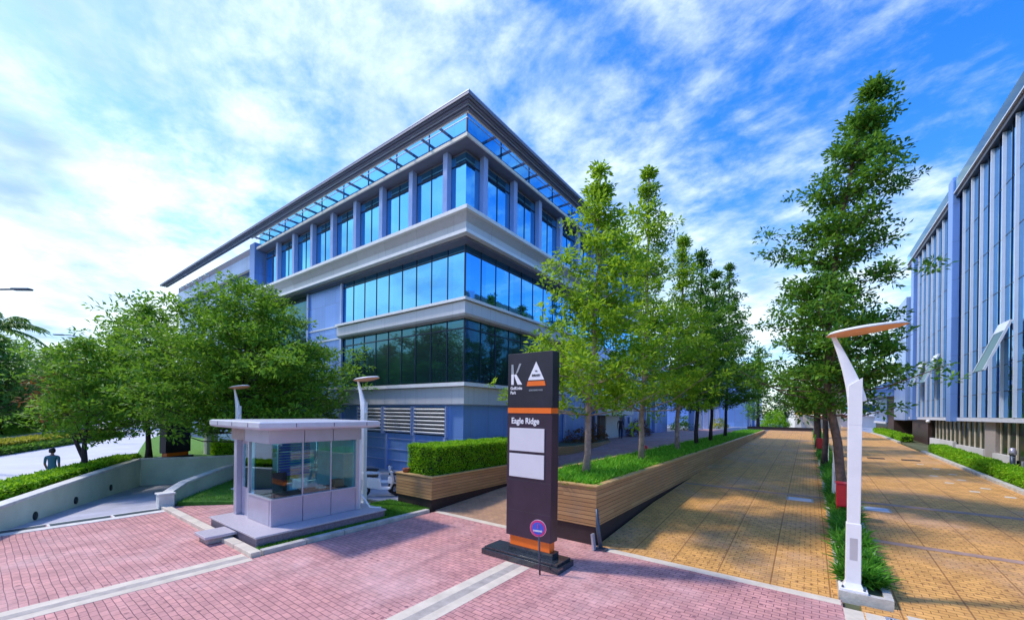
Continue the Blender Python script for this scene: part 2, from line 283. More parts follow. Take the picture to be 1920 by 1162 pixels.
# ------------------------------------------------------------------ mesh helpers
class MB:
    def __init__(s): s.v = []; s.f = []; s.sm = []
    def add(s, vs, fs, smooth=False):
        b = len(s.v); s.v += [tuple(v) for v in vs]; s.f += [tuple(b+i for i in f) for f in fs]; s.sm += [smooth]*len(fs); return s
    def box(s, x0, y0, z0, x1, y1, z1):
        x0, x1 = min(x0, x1), max(x0, x1); y0, y1 = min(y0, y1), max(y0, y1); z0, z1 = min(z0, z1), max(z0, z1)
        return s.add([(x0,y0,z0),(x1,y0,z0),(x1,y1,z0),(x0,y1,z0),(x0,y0,z1),(x1,y0,z1),(x1,y1,z1),(x0,y1,z1)],
                     [(0,3,2,1),(4,5,6,7),(0,1,5,4),(1,2,6,5),(2,3,7,6),(3,0,4,7)])
    def obox(s, c, size, rz=0, rx=0, ry=0):
        m = Matrix.Translation(c) @ Matrix.Rotation(rz, 4, 'Z') @ Matrix.Rotation(ry, 4, 'Y') @ Matrix.Rotation(rx, 4, 'X')
        a, b, d = (x/2 for x in size)
        vs = [m @ Vector(p) for p in [(-a,-b,-d),(a,-b,-d),(a,b,-d),(-a,b,-d),(-a,-b,d),(a,-b,d),(a,b,d),(-a,b,d)]]
        return s.add(vs, [(0,3,2,1),(4,5,6,7),(0,1,5,4),(1,2,6,5),(2,3,7,6),(3,0,4,7)])
    def prism(s, poly, z0, z1):
        n = len(poly); tri = tessellate_polygon([[Vector((p[0], p[1], 0)) for p in poly]])
        zz0 = z0 if callable(z0) else (lambda x, y: z0); zz1 = z1 if callable(z1) else (lambda x, y: z1)
        vs = [(x, y, zz0(x, y)) for x, y in poly] + [(x, y, zz1(x, y)) for x, y in poly]
        fs = [tuple(t) for t in tri] + [tuple(n+i for i in t) for t in tri] + [(i, (i+1) % n, n+(i+1) % n, n+i) for i in range(n)]
        return s.add(vs, fs)
    def tube(s, pts, rad, n=8, smooth=True, cap=True):
        pts = [Vector(p) for p in pts]; rad = rad if isinstance(rad, (list, tuple)) else [rad]*len(pts)
        vs = []; up0 = None
        for i, p in enumerate(pts):
            t = (pts[min(i+1, len(pts)-1)] - pts[max(i-1, 0)]).normalized()
            if up0 is None: up0 = Vector((1, 0, 0)) if abs(t.x) < 0.8 else Vector((0, 1, 0))
            a = (up0 - t*up0.dot(t)).normalized(); up0 = a; b = t.cross(a)
            for k in range(n): an = 2*math.pi*k/n; vs.append(p + (a*math.cos(an) + b*math.sin(an))*rad[i])
        fs = [(i*n+k, i*n+(k+1) % n, (i+1)*n+(k+1) % n, (i+1)*n+k) for i in range(len(pts)-1) for k in range(n)]
        if cap: fs += [tuple(range(n))[::-1], tuple((len(pts)-1)*n+k for k in range(n))]
        return s.add(vs, fs, smooth)
    def sweep(s, stations, closed=True):     # stations: list of equal length vertex loops
        n = len(stations[0]); vs = [v for st in stations for v in st]; fs = []
        for i in range(len(stations)-1):
            for k in range(n if closed else n-1): fs.append((i*n+k, i*n+(k+1) % n, (i+1)*n+(k+1) % n, (i+1)*n+k))
        if closed:
            for base in (0, (len(stations)-1)*n):
                loop = [Vector(vs[base+k]) for k in range(n)]
                for t in tessellate_polygon([loop]): fs.append(tuple(base+i for i in t))
        return s.add(vs, fs)
    def lathe(s, prof, c=(0, 0, 0), n=24, smooth=True):
        vs = [(c[0]+r*math.cos(2*math.pi*k/n), c[1]+r*math.sin(2*math.pi*k/n), c[2]+z) for r, z in prof for k in range(n)]
        fs = [(i*n+k, i*n+(k+1) % n, (i+1)*n+(k+1) % n, (i+1)*n+k) for i in range(len(prof)-1) for k in range(n)]
        fs += [tuple(range(n))[::-1], tuple((len(prof)-1)*n+k for k in range(n))]; return s.add(vs, fs, smooth)
    def build(s, name, m=None, parent=None, bevel=0.0, loc=None):
        me = bpy.data.meshes.new(name); me.from_pydata(s.v, [], s.f); me.update()
        me.polygons.foreach_set('use_smooth', s.sm)
        bm = bmesh.new(); bm.from_mesh(me); bmesh.ops.recalc_face_normals(bm, faces=bm.faces); bm.to_mesh(me); bm.free()
        o = bpy.data.objects.new(name, me); col.objects.link(o)
        if m: me.materials.append(M[m] if isinstance(m, str) else m)
        if parent: o.parent = parent; o.matrix_parent_inverse = Matrix.Translation(-parent_world(parent))
        if loc: o.location = loc
        if bevel:
            b = o.modifiers.new('bevel', 'BEVEL'); b.width = bevel; b.segments = 2; b.limit_method = 'ANGLE'
        return o
def parent_world(p):
    if p.type == 'MESH': return Vector((0, 0, 0))
    # meshes are built in world coordinates: only empties are offset
    v = Vector((0, 0, 0))
    while p:
        if p.type == 'EMPTY': v += Vector(p.location)
        p = p.parent
        if p and p.type == 'MESH': break
    return v
def tag(o, label=None, cat=None, group=None, kind=None):
    if label: o['label'] = label
    if cat: o['category'] = cat
    if group: o['group'] = group
    if kind: o['kind'] = kind
    return o
def thing(name, label, cat, loc=(0, 0, 0), group=None):
    o = bpy.data.objects.new(name, None); col.objects.link(o); o.location = loc; o.empty_display_size = 0.2
    return tag(o, label, cat, group)
def dup(root, loc, label=None, rz=None, scale=None):
    r = root.copy(); col.objects.link(r); r.location = loc
    if rz is not None: r.rotation_euler = (0, 0, rz)
    if scale: r.scale = (scale,)*3
    if label: r['label'] = label
    for ch in list(root.children):
        c = ch.copy(); col.objects.link(c); c.parent = r; c.matrix_parent_inverse = ch.matrix_parent_inverse.copy()
        for g in ch.children: d = g.copy(); col.objects.link(d); d.parent = c; d.matrix_parent_inverse = g.matrix_parent_inverse.copy()
    return r
def struct(name, mb, m): return tag(mb.build(name, m), kind='structure')
def interp(tab, y):
    if y <= tab[0][0]: return tab[0][1]
    for (a, b), (c, d) in zip(tab, tab[1:]):
        if y <= c: return b + (d-b)*(y-a)/(c-a)
    return tab[-1][1]
ROADP = [(9.3, 0), (13.8, .30), (22.9, .58), (40, .95), (58, 1.25), (400, 1.25)]
PLAZP = [(9.3, 0), (13.2, .25), (20, .8), (28, 1.2), (31, 1.25), (400, 1.25)]
zr = lambda y: interp(ROADP, y)
zp = lambda y: interp(PLAZP, y)
def strip(mb, x0, x1, ys, zf, off=0.0, thick=None):
    """sheet following a height profile along Y"""
    vs = []; fs = []
    for y in ys: vs += [(x0, y, zf(y)+off), (x1, y, zf(y)+off)]
    for i in range(len(ys)-1): fs.append((2*i, 2*i+1, 2*i+3, 2*i+2))
    mb.add(vs, fs)
    if thick:
        for xx in (x0, x1):
            b = []; 
            for y in ys: b += [(xx, y, zf(y)+off), (xx, y, zf(y)+off-thick)]
            mb.add(b, [(2*i, 2*i+1, 2*i+3, 2*i+2) for i in range(len(ys)-1)])
        for y in (ys[0], ys[-1]): mb.add([(x0,y,zf(y)+off),(x1,y,zf(y)+off),(x1,y,zf(y)+off-thick),(x0,y,zf(y)+off-thick)], [(0,1,2,3)])
    return mb
def yrange(a, b, extra=()):
    ys = sorted({a, b, *[p for p in (9.3, 11.5, 13.2, 13.8, 16, 18, 20, 22.9, 25.5, 28, 31, 35, 40, 45, 50, 58) if a < p < b], *extra}); return ys

# ------------------------------------------------------------------ leaves
def leaf_mesh(name, P, Dn, Ln, Wd, m, parent=None, rng=None, curl=0.15):
    """P base points (n,3), Dn directions (n,3), Ln lengths, Wd widths -> folded diamond leaves"""
    n = len(P); rng = rng or np.random.default_rng(1)
    D = Dn/np.linalg.norm(Dn, axis=1)[:, None]
    up = np.tile([0, 0, 1.0], (n, 1)) + rng.normal(0, 0.45, (n, 3)); S = np.cross(D, up); S /= (np.linalg.norm(S, axis=1)[:, None]+1e-9); U = np.cross(S, D)
    Ln = Ln[:, None]; Wd = Wd[:, None]
    a = P; b = P + D*Ln*0.45 + S*Wd*0.5 + U*Ln*0.04; c = P + D*Ln - U*Ln*curl; d = P + D*Ln*0.45 - S*Wd*0.5 + U*Ln*0.04
    V = np.stack([a, b, c, d], 1).reshape(-1, 3).astype(np.float32)
    me = bpy.data.meshes.new(name); me.vertices.add(4*n); me.vertices.foreach_set('co', V.ravel())
    me.loops.add(4*n); me.loops.foreach_set('vertex_index', np.arange(4*n, dtype=np.int32)); me.polygons.add(n)
    me.polygons.foreach_set('loop_start', np.arange(0, 4*n, 4, dtype=np.int32)); me.update(calc_edges=True); me.validate()
    me.materials.append(M[m] if isinstance(m, str) else m)
    o = bpy.data.objects.new(name, me); col.objects.link(o)
    if parent: o.parent = parent; o.matrix_parent_inverse = Matrix.Translation(-parent_world(parent))
    return o
def hedge_leaves(boxes, dens, ln, rng, m, name, parent, zfun=None, bumpy=0.06):
    P = []; D = []
    for (x0, y0, z0, x1, y1, z1) in boxes:
        for ax, sgn in ((0, -1), (0, 1), (1, -1), (1, 1), (2, 1)):
            dx, dy, dz = x1-x0, y1-y0, z1-z0; area = (dy*dz, dx*dz, dx*dy)[ax]; n = int(area*dens)
            p = rng.random((n, 3))*[dx, dy, dz] + [x0, y0, z0]
            p[:, ax] = ((x0, y0, z0)[ax] if sgn < 0 else (x1, y1, z1)[ax])
            wob = np.sin(p[:, 0]*5.1+p[:, 2]*4)*np.sin(p[:, 1]*4.3+1)*np.cos(p[:, 2]*5.5+p[:, 1]*2)*bumpy - rng.random(n)*0.07
            p[:, ax] += sgn*wob
            d = rng.normal(0, 0.65, (n, 3)); d[:, ax] += sgn*0.6; d[:, 2] += 0.45; P.append(p); D.append(d)
    P = np.concatenate(P); D = np.concatenate(D); n = len(P)
    if zfun is not None: P[:, 2] += np.array([zfun(y) for y in P[:, 1]])
    return leaf_mesh(name, P, D, ln*rng.uniform(.6, 1.3, n), ln*rng.uniform(.4, .7, n), m, parent, rng)
def box_hedge(x0, y0, z0, x1, y1, z1, label, group=None, m='leafhedge', dens=900, ln=0.09, seed=3, zfun=None, rz=0, cat='hedge', name='hedge'):
    c = (x0+x1)/2, (y0+y1)/2; t = thing(name, label, cat, (c[0], c[1], z0), group); rng = np.random.default_rng(seed)
    mb = MB(); ys = np.linspace(y0+.06, y1-.06, max(2, int((y1-y0)/2)+2)); zf = zfun or (lambda y: 0)
    st = [[(x0+.07, y, z0+zf(y)), (x1-.07, y, z0+zf(y)), (x1-.07, y, z1-.08+zf(y)), (x0+.07, y, z1-.08+zf(y))] for y in ys]
    mb.sweep(st).build('twigs', 'hedgecore', t)
    hedge_leaves([(x0, y0, z0, x1, y1, z1)], dens, ln, rng, m, 'leaves', t, zfun)
    return t
def line_hedge(p0, p1, w, z0, z1, label, m='leafhedge', dens=500, ln=0.12, seed=5, group=None):
    L_ = math.dist(p0, p1); ang = math.atan2(p1[1]-p0[1], p1[0]-p0[0]); t = thing('hedge', label, 'hedge', (0, 0, 0), group)
    MB().box(0.05, -w/2+.07, z0, L_-.05, w/2-.07, z1-.08).build('twigs', 'hedgecore', t)
    hedge_leaves([(0, -w/2, z0, L_, w/2, z1)], dens, ln, np.random.default_rng(seed), m, 'leaves', t)
    t.location = (p0[0], p0[1], 0); t.rotation_euler = (0, 0, ang); return t
def strap_plants(name, label, cat, spots, hgt, m, seed, nb=14, parent=None, group=None):
    rng = np.random.default_rng(seed); P = []; D = []; Ls = []; W = []
    for (x, y, z) in spots:
        k = nb; az = rng.uniform(0, 2*np.pi, k); el = rng.uniform(0.5, 1.35, k); p = np.tile([x, y, z], (k, 1)) + rng.normal(0, .04, (k, 3))*[1, 1, 0]
        P.append(p); D.append(np.stack([np.cos(az)*np.cos(el), np.sin(az)*np.cos(el), np.sin(el)], 1)); Ls.append(hgt*rng.uniform(.6, 1.15, k)); W.append(rng.uniform(.035, .06, k))
    o = leaf_mesh(name, np.concatenate(P), np.concatenate(D), np.concatenate(Ls), np.concatenate(W), m, parent, rng, curl=0.35)
    return o

def tree(name, label, loc, trunk, r0, crown, nbr, leafm, barkm, seed, group=None, ln=0.17, per=16, flat=0.5, clump=0.33, elev=(0.15, 0.6), limb_from=None, layer=0.0, cat='tree', lobes=0.0):
    """trunk: [(dx,dy,z)...] from the ground to the tip; crown: [(z, radius)...]"""
    rng = np.random.default_rng(seed); t = thing(name, label, cat, loc, group); loc = Vector(loc)
    tp = np.array(trunk, float); zt = tp[:, 2]
    tx = lambda z: np.interp(z, zt, tp[:, 0]); ty = lambda z: np.interp(z, zt, tp[:, 1])
    H = zt[-1]; mb = MB(); zz = np.linspace(0, H, 14)
    mb.tube([loc + Vector((tx(z)+0.03*math.sin(z*2.3+seed), ty(z)+0.03*math.cos(z*1.9), z)) for z in zz], [r0*(1.25 if i == 0 else 1)*(1-0.86*z/H)**(2.6 if name == 'spreading_tree' else 1) + 0.008 for i, z in enumerate(zz)], 9)
    cz = np.array([c[0] for c in crown]); cr = np.array([c[1] for c in crown])
    P = []; D = []; az = rng.uniform(0, 6.28)
    lob = rng.uniform(0, 6.28, 3)
    for i in range(nbr):
        f = (i+rng.uniform(0, .9))/nbr; z = cz[0] + (cz[-1]-cz[0])*f; lf = 1.0
        if layer: kz = math.floor(z/layer); z = (kz+.5)*layer + rng.normal(0, layer*.16); z = min(z, cz[-1]); lf = 0.74+0.42*math.sin(kz*2.7+seed)**2
        az += 2.399 + rng.normal(0, .3)
        rad = lf*float(np.interp(z, cz, cr))*rng.uniform(.5, 1.18)*(1+lobes*math.sin(3*az+lob[0]+z*1.3)*0.5); el = rng.uniform(*elev)
        zs = max(z - rad*math.tan(el)*0.8, cz[0]*0.8 if limb_from is None else limb_from)
        s0 = np.array([tx(zs), ty(zs), zs]); e = np.array([tx(z)+math.cos(az)*rad, ty(z)+math.sin(az)*rad, z])
        mid = s0*.5+e*.5 + [0, 0, -0.08*rad]
        br = max(0.008, r0*0.30*(1-z/H*0.7)*min(1, rad/2))
        mb.tube([loc+Vector(s0), loc+Vector(mid), loc+Vector(e)], [br, br*.7, br*.25], 5, cap=False)
        nc = max(2, int(rad/clump*1.15))
        for k in range(nc):
            u = 0.35+0.65*(k+rng.random())/nc if rad > 0.8 else rng.uniform(.2, 1)
            c0 = s0*(1-u)+e*u + rng.normal(0, 1, 3)*[rad*.13, rad*.13, rad*.06+.04]
            r = clump*rng.uniform(.6, 1.25); n = max(5, int(per*(r/clump)**2*rng.uniform(.6, 1.3)))
            q = rng.normal(0, 1, (n, 3)); q /= np.linalg.norm(q, axis=1)[:, None]; q *= rng.random((n, 1))**.6
            P.append(c0 + q*[r, r, r*flat]); dd = q*[1, 1, .6] + [0, 0, .15] + rng.normal(0, .35, (n, 3)); D.append(dd)
    mb.build('trunk', barkm, t)
    P = np.concatenate(P) + np.array(loc); D = np.concatenate(D); n = len(P)
    leaf_mesh('crown', P, D, ln*rng.uniform(.45, 1.4, n), ln*rng.uniform(.3, .62, n), leafm, t, rng)
    return t

# ================================================================== THE GROUND
# ramp cut-out (sunken drive) corners
RA = (-17.2, 0.45); RB = (-27.8, 5.2); RC = (-26.0, 8.4); RD = (-22.5, 7.6); RE = (-20.4, 6.3); RF = (-18.6, 4.75); RG = (-17.2, 3.9)
hole = [RA, RB, (-26.0, 11.5), (-23.4, 11.5), RD, RE, RF, RG]
outer = [(-3000, -3000), (3000, -3000), (3000, 3000), (-3000, 3000)]
tri = tessellate_polygon([[Vector((*p, 0)) for p in outer], [Vector((*p, 0)) for p in hole]])
allp = outer + hole
mb = MB(); mb.add([(x, y, -0.06) for x, y in allp], [tuple(t) for t in tri]); struct('ground', mb, 'soil')
struct('pavement_apron', MB().prism([(-17.0, -6), (0.52, -6), (0.52, 9.35), (-9.85, 9.35), (-9.85, 3.75), (-17.0, 3.75)], -0.3, 0.0), 'pink')
struct('footpath', MB().prism([(-17.0, 4.05), (-13.4, 4.05), (-13.4, 6.4), (-15.6, 5.6)], -0.3, 0.03), 'pink')
# cream bands, gutter channels
mb = MB(); mb.box(-10.35, -6, -.02, -10.13, 3.72, .004); mb.box(-9.93, -6, -.02, -9.72, 3.72, .004); struct('road_edge_band', mb, 'cream')
struct('road_gutter', MB().box(-10.13, -6, -.02, -9.93, 3.72, .003), 'gutter')
mb = MB(); mb.box(-5.35, -6, -.02, -5.13, 7.1, .004); mb.box(-4.93, -6, -.02, -4.72, 7.1, .004); struct('road_edge_band', mb, 'cream')
struct('road_gutter', MB().box(-5.13, -6, -.02, -4.93, 7.1, .003), 'gutter')
mb = MB(); mb.box(0.52, -6, -.3, 0.78, 9.0, .004); struct('road_edge_band', mb, 'cream')
struct('pavement_apron', MB().box(0.78, -6, -.3, 12, 9.3, 0.0), 'tan')
mb = MB(); mb.box(-4.15, 9.08, -.02, 0.5, 9.32, .006); mb.box(1.35, 9.02, -.02, 8, 9.28, .006); mb.box(-9.8, 9.08, -.02, -6.7, 9.3, .006); struct('road_edge_band', mb, 'cream')
# roads up the slope
struct('road', strip(MB(), -4.2, 0.48, yrange(9.3, 66), zr, 0.0, 1.6), 'tan')
struct('road', strip(MB(), 1.22, 6.2, yrange(9.3, 120), zr, 0.0, 1.6), 'tan')
struct('driveway', strip(MB(), -10.0, -6.62, yrange(9.3, 20.5), zp, 0.0, 1.6), 'drivetan')
struct('plaza', strip(MB(), -13.4, -6.62, yrange(20.5, 62), zp, 0.0, 1.6), 'plazapink')
struct('plaza', strip(MB(), -13.4, -10.02, yrange(17.6, 20.5), zp, 0.0, 1.6), 'plazapink')
struct('terrace', MB().box(-60, 66, -1, 90, 260, 1.246), 'walkgrey')
struct('terrace', MB().box(-40, 62, -1, -6.6, 66, 1.25), 'walkgrey')
struct('planting_bed', strip(MB(), 6.42, 30, yrange(9.3, 66), zr, 0.03, 1.6), 'soil')
mb = strip(MB(), 6.2, 6.42, yrange(9.3, 38.5), zr, 0.12, 1.6); struct('kerb', mb, 'kerb')
mb = strip(MB(), 6.2, 6.42, yrange(47.5, 66), zr, 0.12, 1.6); struct('kerb', mb, 'kerb')
mb = MB()
for y, w in ((17.7, .34), (13.1, .22)): strip(mb, 1.24, 6.18, [y, y+w], zr, 0.006)
strip(mb, -4.1, 0.45, [17.7, 17.95], zr, 0.006); struct('road_band', mb, 'bandgrey')
struct('service_yard', MB().prism([(-13.4, 9.0), (-10.2, 9.0), (-10.2, 9.2), (-11.85, 9.3), (-11.85, 14.2), (-30, 14.2), (-30, 9.5), (-22, 8.2), (-14.5, 7.9)], -0.3, -0.01), 'walkgrey')
# far street on the left
dS = Vector((-0.921, 0.389)); nS = Vector((-0.389, -0.921))
def sp(a, b): q = Vector((-19.0, -0.6)) + dS*a + nS*b*1.0; return (q.x, q.y)
struct('street', MB().prism([(-22.5, -3.0), (-34.0, 5.8), (-60, 13.2), (-110, 28), (-160, 42), (-230, 30), (-120, 14.5), (-98, 11), (-68, 2.0), (-48, -12), (-30, -40), (-20, -40)], -.3, -0.02), 'concrete_road')
struct('footpath', MB().prism([(-17.1, -6), (-17.1, 0.2), (-22, 2.4), (-22.6, -3.0), (-20, -6)], -.3, 0.0), 'ramp')
# grass banks
def mound(name, pts, h, m): 
    c = Vector((sum(p[0] for p in pts)/len(pts), sum(p[1] for p in pts)/len(pts))); mb = MB(); n = len(pts)
    rings = []
    for f, z in ((1, 0), (.93, .35*h), (.8, .75*h), (.55, h), (.05, h*1.1)): rings.append([(c.x+(p[0]-c.x)*f, c.y+(p[1]-c.y)*f, z-.05) for p in pts])
    vs = [v for r in rings for v in r]; fs = [(i*n+k, i*n+(k+1) % n, (i+1)*n+(k+1) % n, (i+1)*n+k) for i in range(4) for k in range(n)] + [tuple(4*n+k for k in range(n))]
    mb.add(vs, fs, True); return tag(mb.build(name, m), kind='structure')
mound('grass_bank', [(-68, 2.2), (-98, 11.3), (-150, 18), (-230, 30), (-260, -60), (-160, -120), (-60, -60), (-46, -14)], 5.5, 'lawn')
# sunken ramp floor, trench drain
def zramp(x, y): 
    d = (-17.2 - x)*0.92 + (y-2)*0.2; return -0.02 - max(0, d)*0.068
pg = [(-17.1, .3), (-28.0, 5.1), (-26.2, 11.7), (-23.2, 11.7), (-22.3, 7.5), (-20.3, 6.2), (-18.5, 4.65), (-17.1, 3.8)]
mb = MB(); mb.prism(pg, lambda x, y: -3, zramp); struct('ramp', mb, 'ramp')
g = thing('trench_drain', 'long dark grated trench drain across the mouth of the sunken ramp', 'drain', (-16.95, 2.0, 0))
mb = MB()
for k in range(4):
    y0 = -1.2+k*1.28; mb.box(-17.05, y0, -.04, -16.72, y0+1.2, .012)
mb.build('grating', 'drain', g)
mb = MB(); mb.box(-16.72, -1.25, -.04, -16.42, 3.85, .014); mb.box(-17.12, -1.25, -.04, -17.05, 3.85, .016)
for k in range(5): mb.box(-17.05, -1.25+k*1.28, -.04, -16.72, -1.2+k*1.28, .016)
mb.build('surround', 'wallcap', g)

# parapet walls of the ramp
def wall_run(label, pts, zt, zb, thick, capw, name='parapet_wall', holes=None):
    t = thing(name, label, 'wall', (pts[0][0], pts[0][1], 0)); mb = MB(); cp = MB(); n = len(pts)
    V2 = [Vector(p) for p in pts]; nor = []
    for i in range(n):
        a = (V2[min(i+1, n-1)] - V2[max(i-1, 0)]).normalized(); nor.append(Vector((-a.y, a.x)))
    zt_ = zt if isinstance(zt, list) else [zt]*n; zb_ = zb if isinstance(zb, list) else [zb]*n
    mb.sweep([[(*(V2[i]+nor[i]*thick/2), zb_[i]), (*(V2[i]-nor[i]*thick/2), zb_[i]), (*(V2[i]-nor[i]*thick/2), zt_[i]), (*(V2[i]+nor[i]*thick/2), zt_[i])] for i in range(n)])
    cp.sweep([[(*(V2[i]+nor[i]*capw/2), zt_[i]+.002), (*(V2[i]-nor[i]*capw/2), zt_[i]+.002), (*(V2[i]-nor[i]*capw/2), zt_[i]+.09), (*(V2[i]+nor[i]*capw/2), zt_[i]+.09)] for i in range(n)])
    mb.build('wall', 'wallcream', t); cp.build('coping', 'wallcap', t, bevel=0.015)
    if holes:
        d = (V2[-1]-V2[0]).normalized(); nn = Vector((-d.y, d.x))*holes[0]
        for s_, z in holes[1]:
            p = V2[0]+d*s_ + nn*(thick/2+.004); m2 = MB(); a = Vector((nn.x, nn.y, 0)).normalized()
            m2.tube([Vector((p.x, p.y, z))-a*.03, Vector((p.x, p.y, z))+a*.015], [.13, .13], 16); m2.build('round_light', 'darkhole', t)
    return t
wall_run('long pale green ramp wall with white coping and three round dark lights', [(-14.2, -0.9), (-17.2, .45), (-22.5, 2.8), (-27.8, 5.2)], .60, [-.3, -.6, -1.2, -1.6], .22, .34, holes=(-1, [(4.9, .02), (7.6, -.05), (10.9, -.15)]))
wall_run('pale green wall closing the far end of the sunken ramp', [(-27.7, 5.32), (-26.6, 7.3), (-25.9, 9.5), (-25.9, 12)], .60, -3, .22, .30)
w = wall_run('curved low ramp wall with white coping beside the lawn', [(-17.35, 3.98), (-18.6, 4.75), (-20.4, 6.3), (-22.1, 7.7), (-23.1, 9.6), (-23.3, 12)], [.38, .50, .60, .62, .62, .62], [-.2, -1, -1.5, -2, -2, -2], .22, .30)
g = thing('pillar', 'short cream end pillar of the curved ramp wall', 'pillar', (-17.1, 3.9, 0))
MB().box(-17.33, 3.7, -.02, -16.95, 4.1, .44).build('shaft', 'wallcap', g, bevel=.02); MB().box(-17.36, 3.67, .44, -16.92, 4.13, .5).build('cap', 'wallcap', g, bevel=.015)
# kerbs round the booth corner
mb = MB()
for x in np.arange(-16.9, -10.6, 1.0): mb.box(x, 3.74, -.05, x+.985, 3.96, .10)
tag(mb.build('kerb', 'cream', bevel=.012), kind='structure')
mb = MB()
for y in np.arange(4.0, 9.0, 1.0): mb.box(-10.12, y, -.05, -9.93, y+.985, .09)
tag(mb.build('kerb', 'kerb', bevel=.012), kind='structure')
g = thing('drain_box', 'small cream lidded masonry box on the kerb by the booth', 'box', (-11.9, 3.72, 0))
MB().box(-12.25, 3.45, 0, -11.65, 4.0, .14).build('base', 'kioskgrey', g, bevel=.02); MB().box(-12.33, 3.38, .14, -11.57, 4.06, .21).build('lid', 'granitetop', g, bevel=.012)

# lawns
def grass_on(poly, z, n, seed, m='grassblade', name='grass', h=.07):
    rng = np.random.default_rng(seed); xs = [p[0] for p in poly]; ys = [p[1] for p in poly]; P = []
    def inside(x, y):
        c = False; j = len(poly)-1
        for i in range(len(poly)):
            if (poly[i][1] > y) != (poly[j][1] > y) and x < (poly[j][0]-poly[i][0])*(y-poly[i][1])/(poly[j][1]-poly[i][1])+poly[i][0]: c = not c
            j = i
        return c
    while len(P) < n:
        x = rng.uniform(min(xs), max(xs)); y = rng.uniform(min(ys), max(ys))
        if inside(x, y): P.append((x, y, z))
    P = np.array(P); D = rng.normal(0, .35, (n, 3)); D[:, 2] = 1
    o = leaf_mesh(name, P, D, h*rng.uniform(.5, 1.3, n), np.full(n, .014), m, None, rng); return tag(o, kind='stuff')
turfp = [(-10.4, 4.02), (-10.14, 4.02), (-10.14, 9.2), (-12.3, 9.2), (-12.3, 7.8), (-10.4, 7.8)]
struct('turf_base', MB().prism(turfp, -.2, .05), 'turf'); grass_on(turfp, .05, 9000, 8, name='turf_grass', h=.05)
lw = [(-16.9, 4.3), (-13.6, 6.6), (-14.6, 8.0), (-20.5, 9.6), (-22.9, 9.4), (-21.9, 7.8), (-20.2, 6.5), (-18.4, 4.95)]
lw = [(-15.9, 5.45), (-13.6, 6.5), (-14.6, 8.0), (-20.5, 9.6), (-22.8, 9.4), (-21.9, 7.9), (-20.2, 6.55), (-18.4, 5.0), (-17.3, 4.25)]
struct('lawn', MB().prism(lw, -.2, .10), 'lawn'); grass_on(lw, .10, 9000, 9, name='lawn_grass', h=.07)
struct('lawn', MB().prism([(-28.4, 5.3), (-26.2, 9.6), (-26.2, 13.6), (-60, 13.6), (-48, 9.5), (-33.5, 6.2)], -.2, .38), 'lawn')

# ================================================================== MAIN BUILDING
WX, WY = -13.4, 14.2
office = thing('office_building', 'blue glass four storey corner office block with pale cornices and overhanging roof', 'building', (WX, WY, 0))
XL, YR = -36.4, 41.0
def lsweep(prof, name, m, parent=office, xl=XL, yr=YR, bevel=0):
    st = [[(xl, WY-o, z) for o, z in prof], [(WX+o, WY-o, z) for o, z in prof], [(WX+o, yr, z) for o, z in prof]]
    return MB().sweep(st).build(name, m, parent, bevel)
# ground floor and plain walls
lsweep([(0, -.3), (0, 3.62), (-.4, 3.62), (-.4, -.3)], 'ground_floor_wall', 'aluL')
lsweep([(.0, 3.62), (.22, 3.66), (.22, 4.5), (0.1, 4.52), (-.3, 4.52), (-.3, 3.62)], 'lower_band', 'band', xl=-24.0, yr=24)
lsweep([(.0, 4.52), (.42, 4.52), (.42, 4.70), (-.3, 4.76)], 'sill_lip', 'bandlip', xl=-24.0, yr=24)
# glazed corner boxes
def glazing(name, z0, z1, off, m, xl, yr, step, tz=None, mw=.05, parent=office, solid=True):
    gz = lsweep([(off, z0), (off, z1), (off-.12, z1), (off-.12, z0)], name, m, parent, xl, yr)
    mb = MB(); x = WX+off-step
    while x > xl+.1: mb.box(x-mw/2, WY-off-.03, z0, x+mw/2, WY-off+.01, z1); x -= step
    y = WY-off+step
    while y < yr-.1: mb.box(WX+off-.01, y-mw/2, z0, WX+off+.03, y+mw/2, z1); y += step
    mb.box(WX+off-.03, WY-off-.035, z0, WX+off+.035, WY-off+.03, z1)
    if tz:
        mb.box(xl, WY-off-.026, tz-.03, WX+off, WY-off+.005, tz+.03); mb.box(WX+off-.005, WY-off, tz-.03, WX+off+.026, yr, tz+.03)
    f = mb.build('mullions', 'mull', gz); return gz
glazing('first_floor_glazing', 4.76, 7.95, 0.0, 'gdark', -24.0, 24, 1.18, 7.35)
glazing('second_floor_glazing', 8.72, 11.6, 0.0, 'gblue', -24.0, 40.6, 1.18, 11.05, mw=.03)
lsweep([(-.2, 7.8), (.34, 7.85), (.42, 7.95), (.42, 8.52), (-.2, 8.60)], 'middle_band', 'band', xl=-24.0, yr=26)
lsweep([(-.1, 8.61), (.56, 8.53), (.56, 8.66), (-.1, 8.73)], 'sill_lip', 'bandlip', xl=-24.0, yr=26)
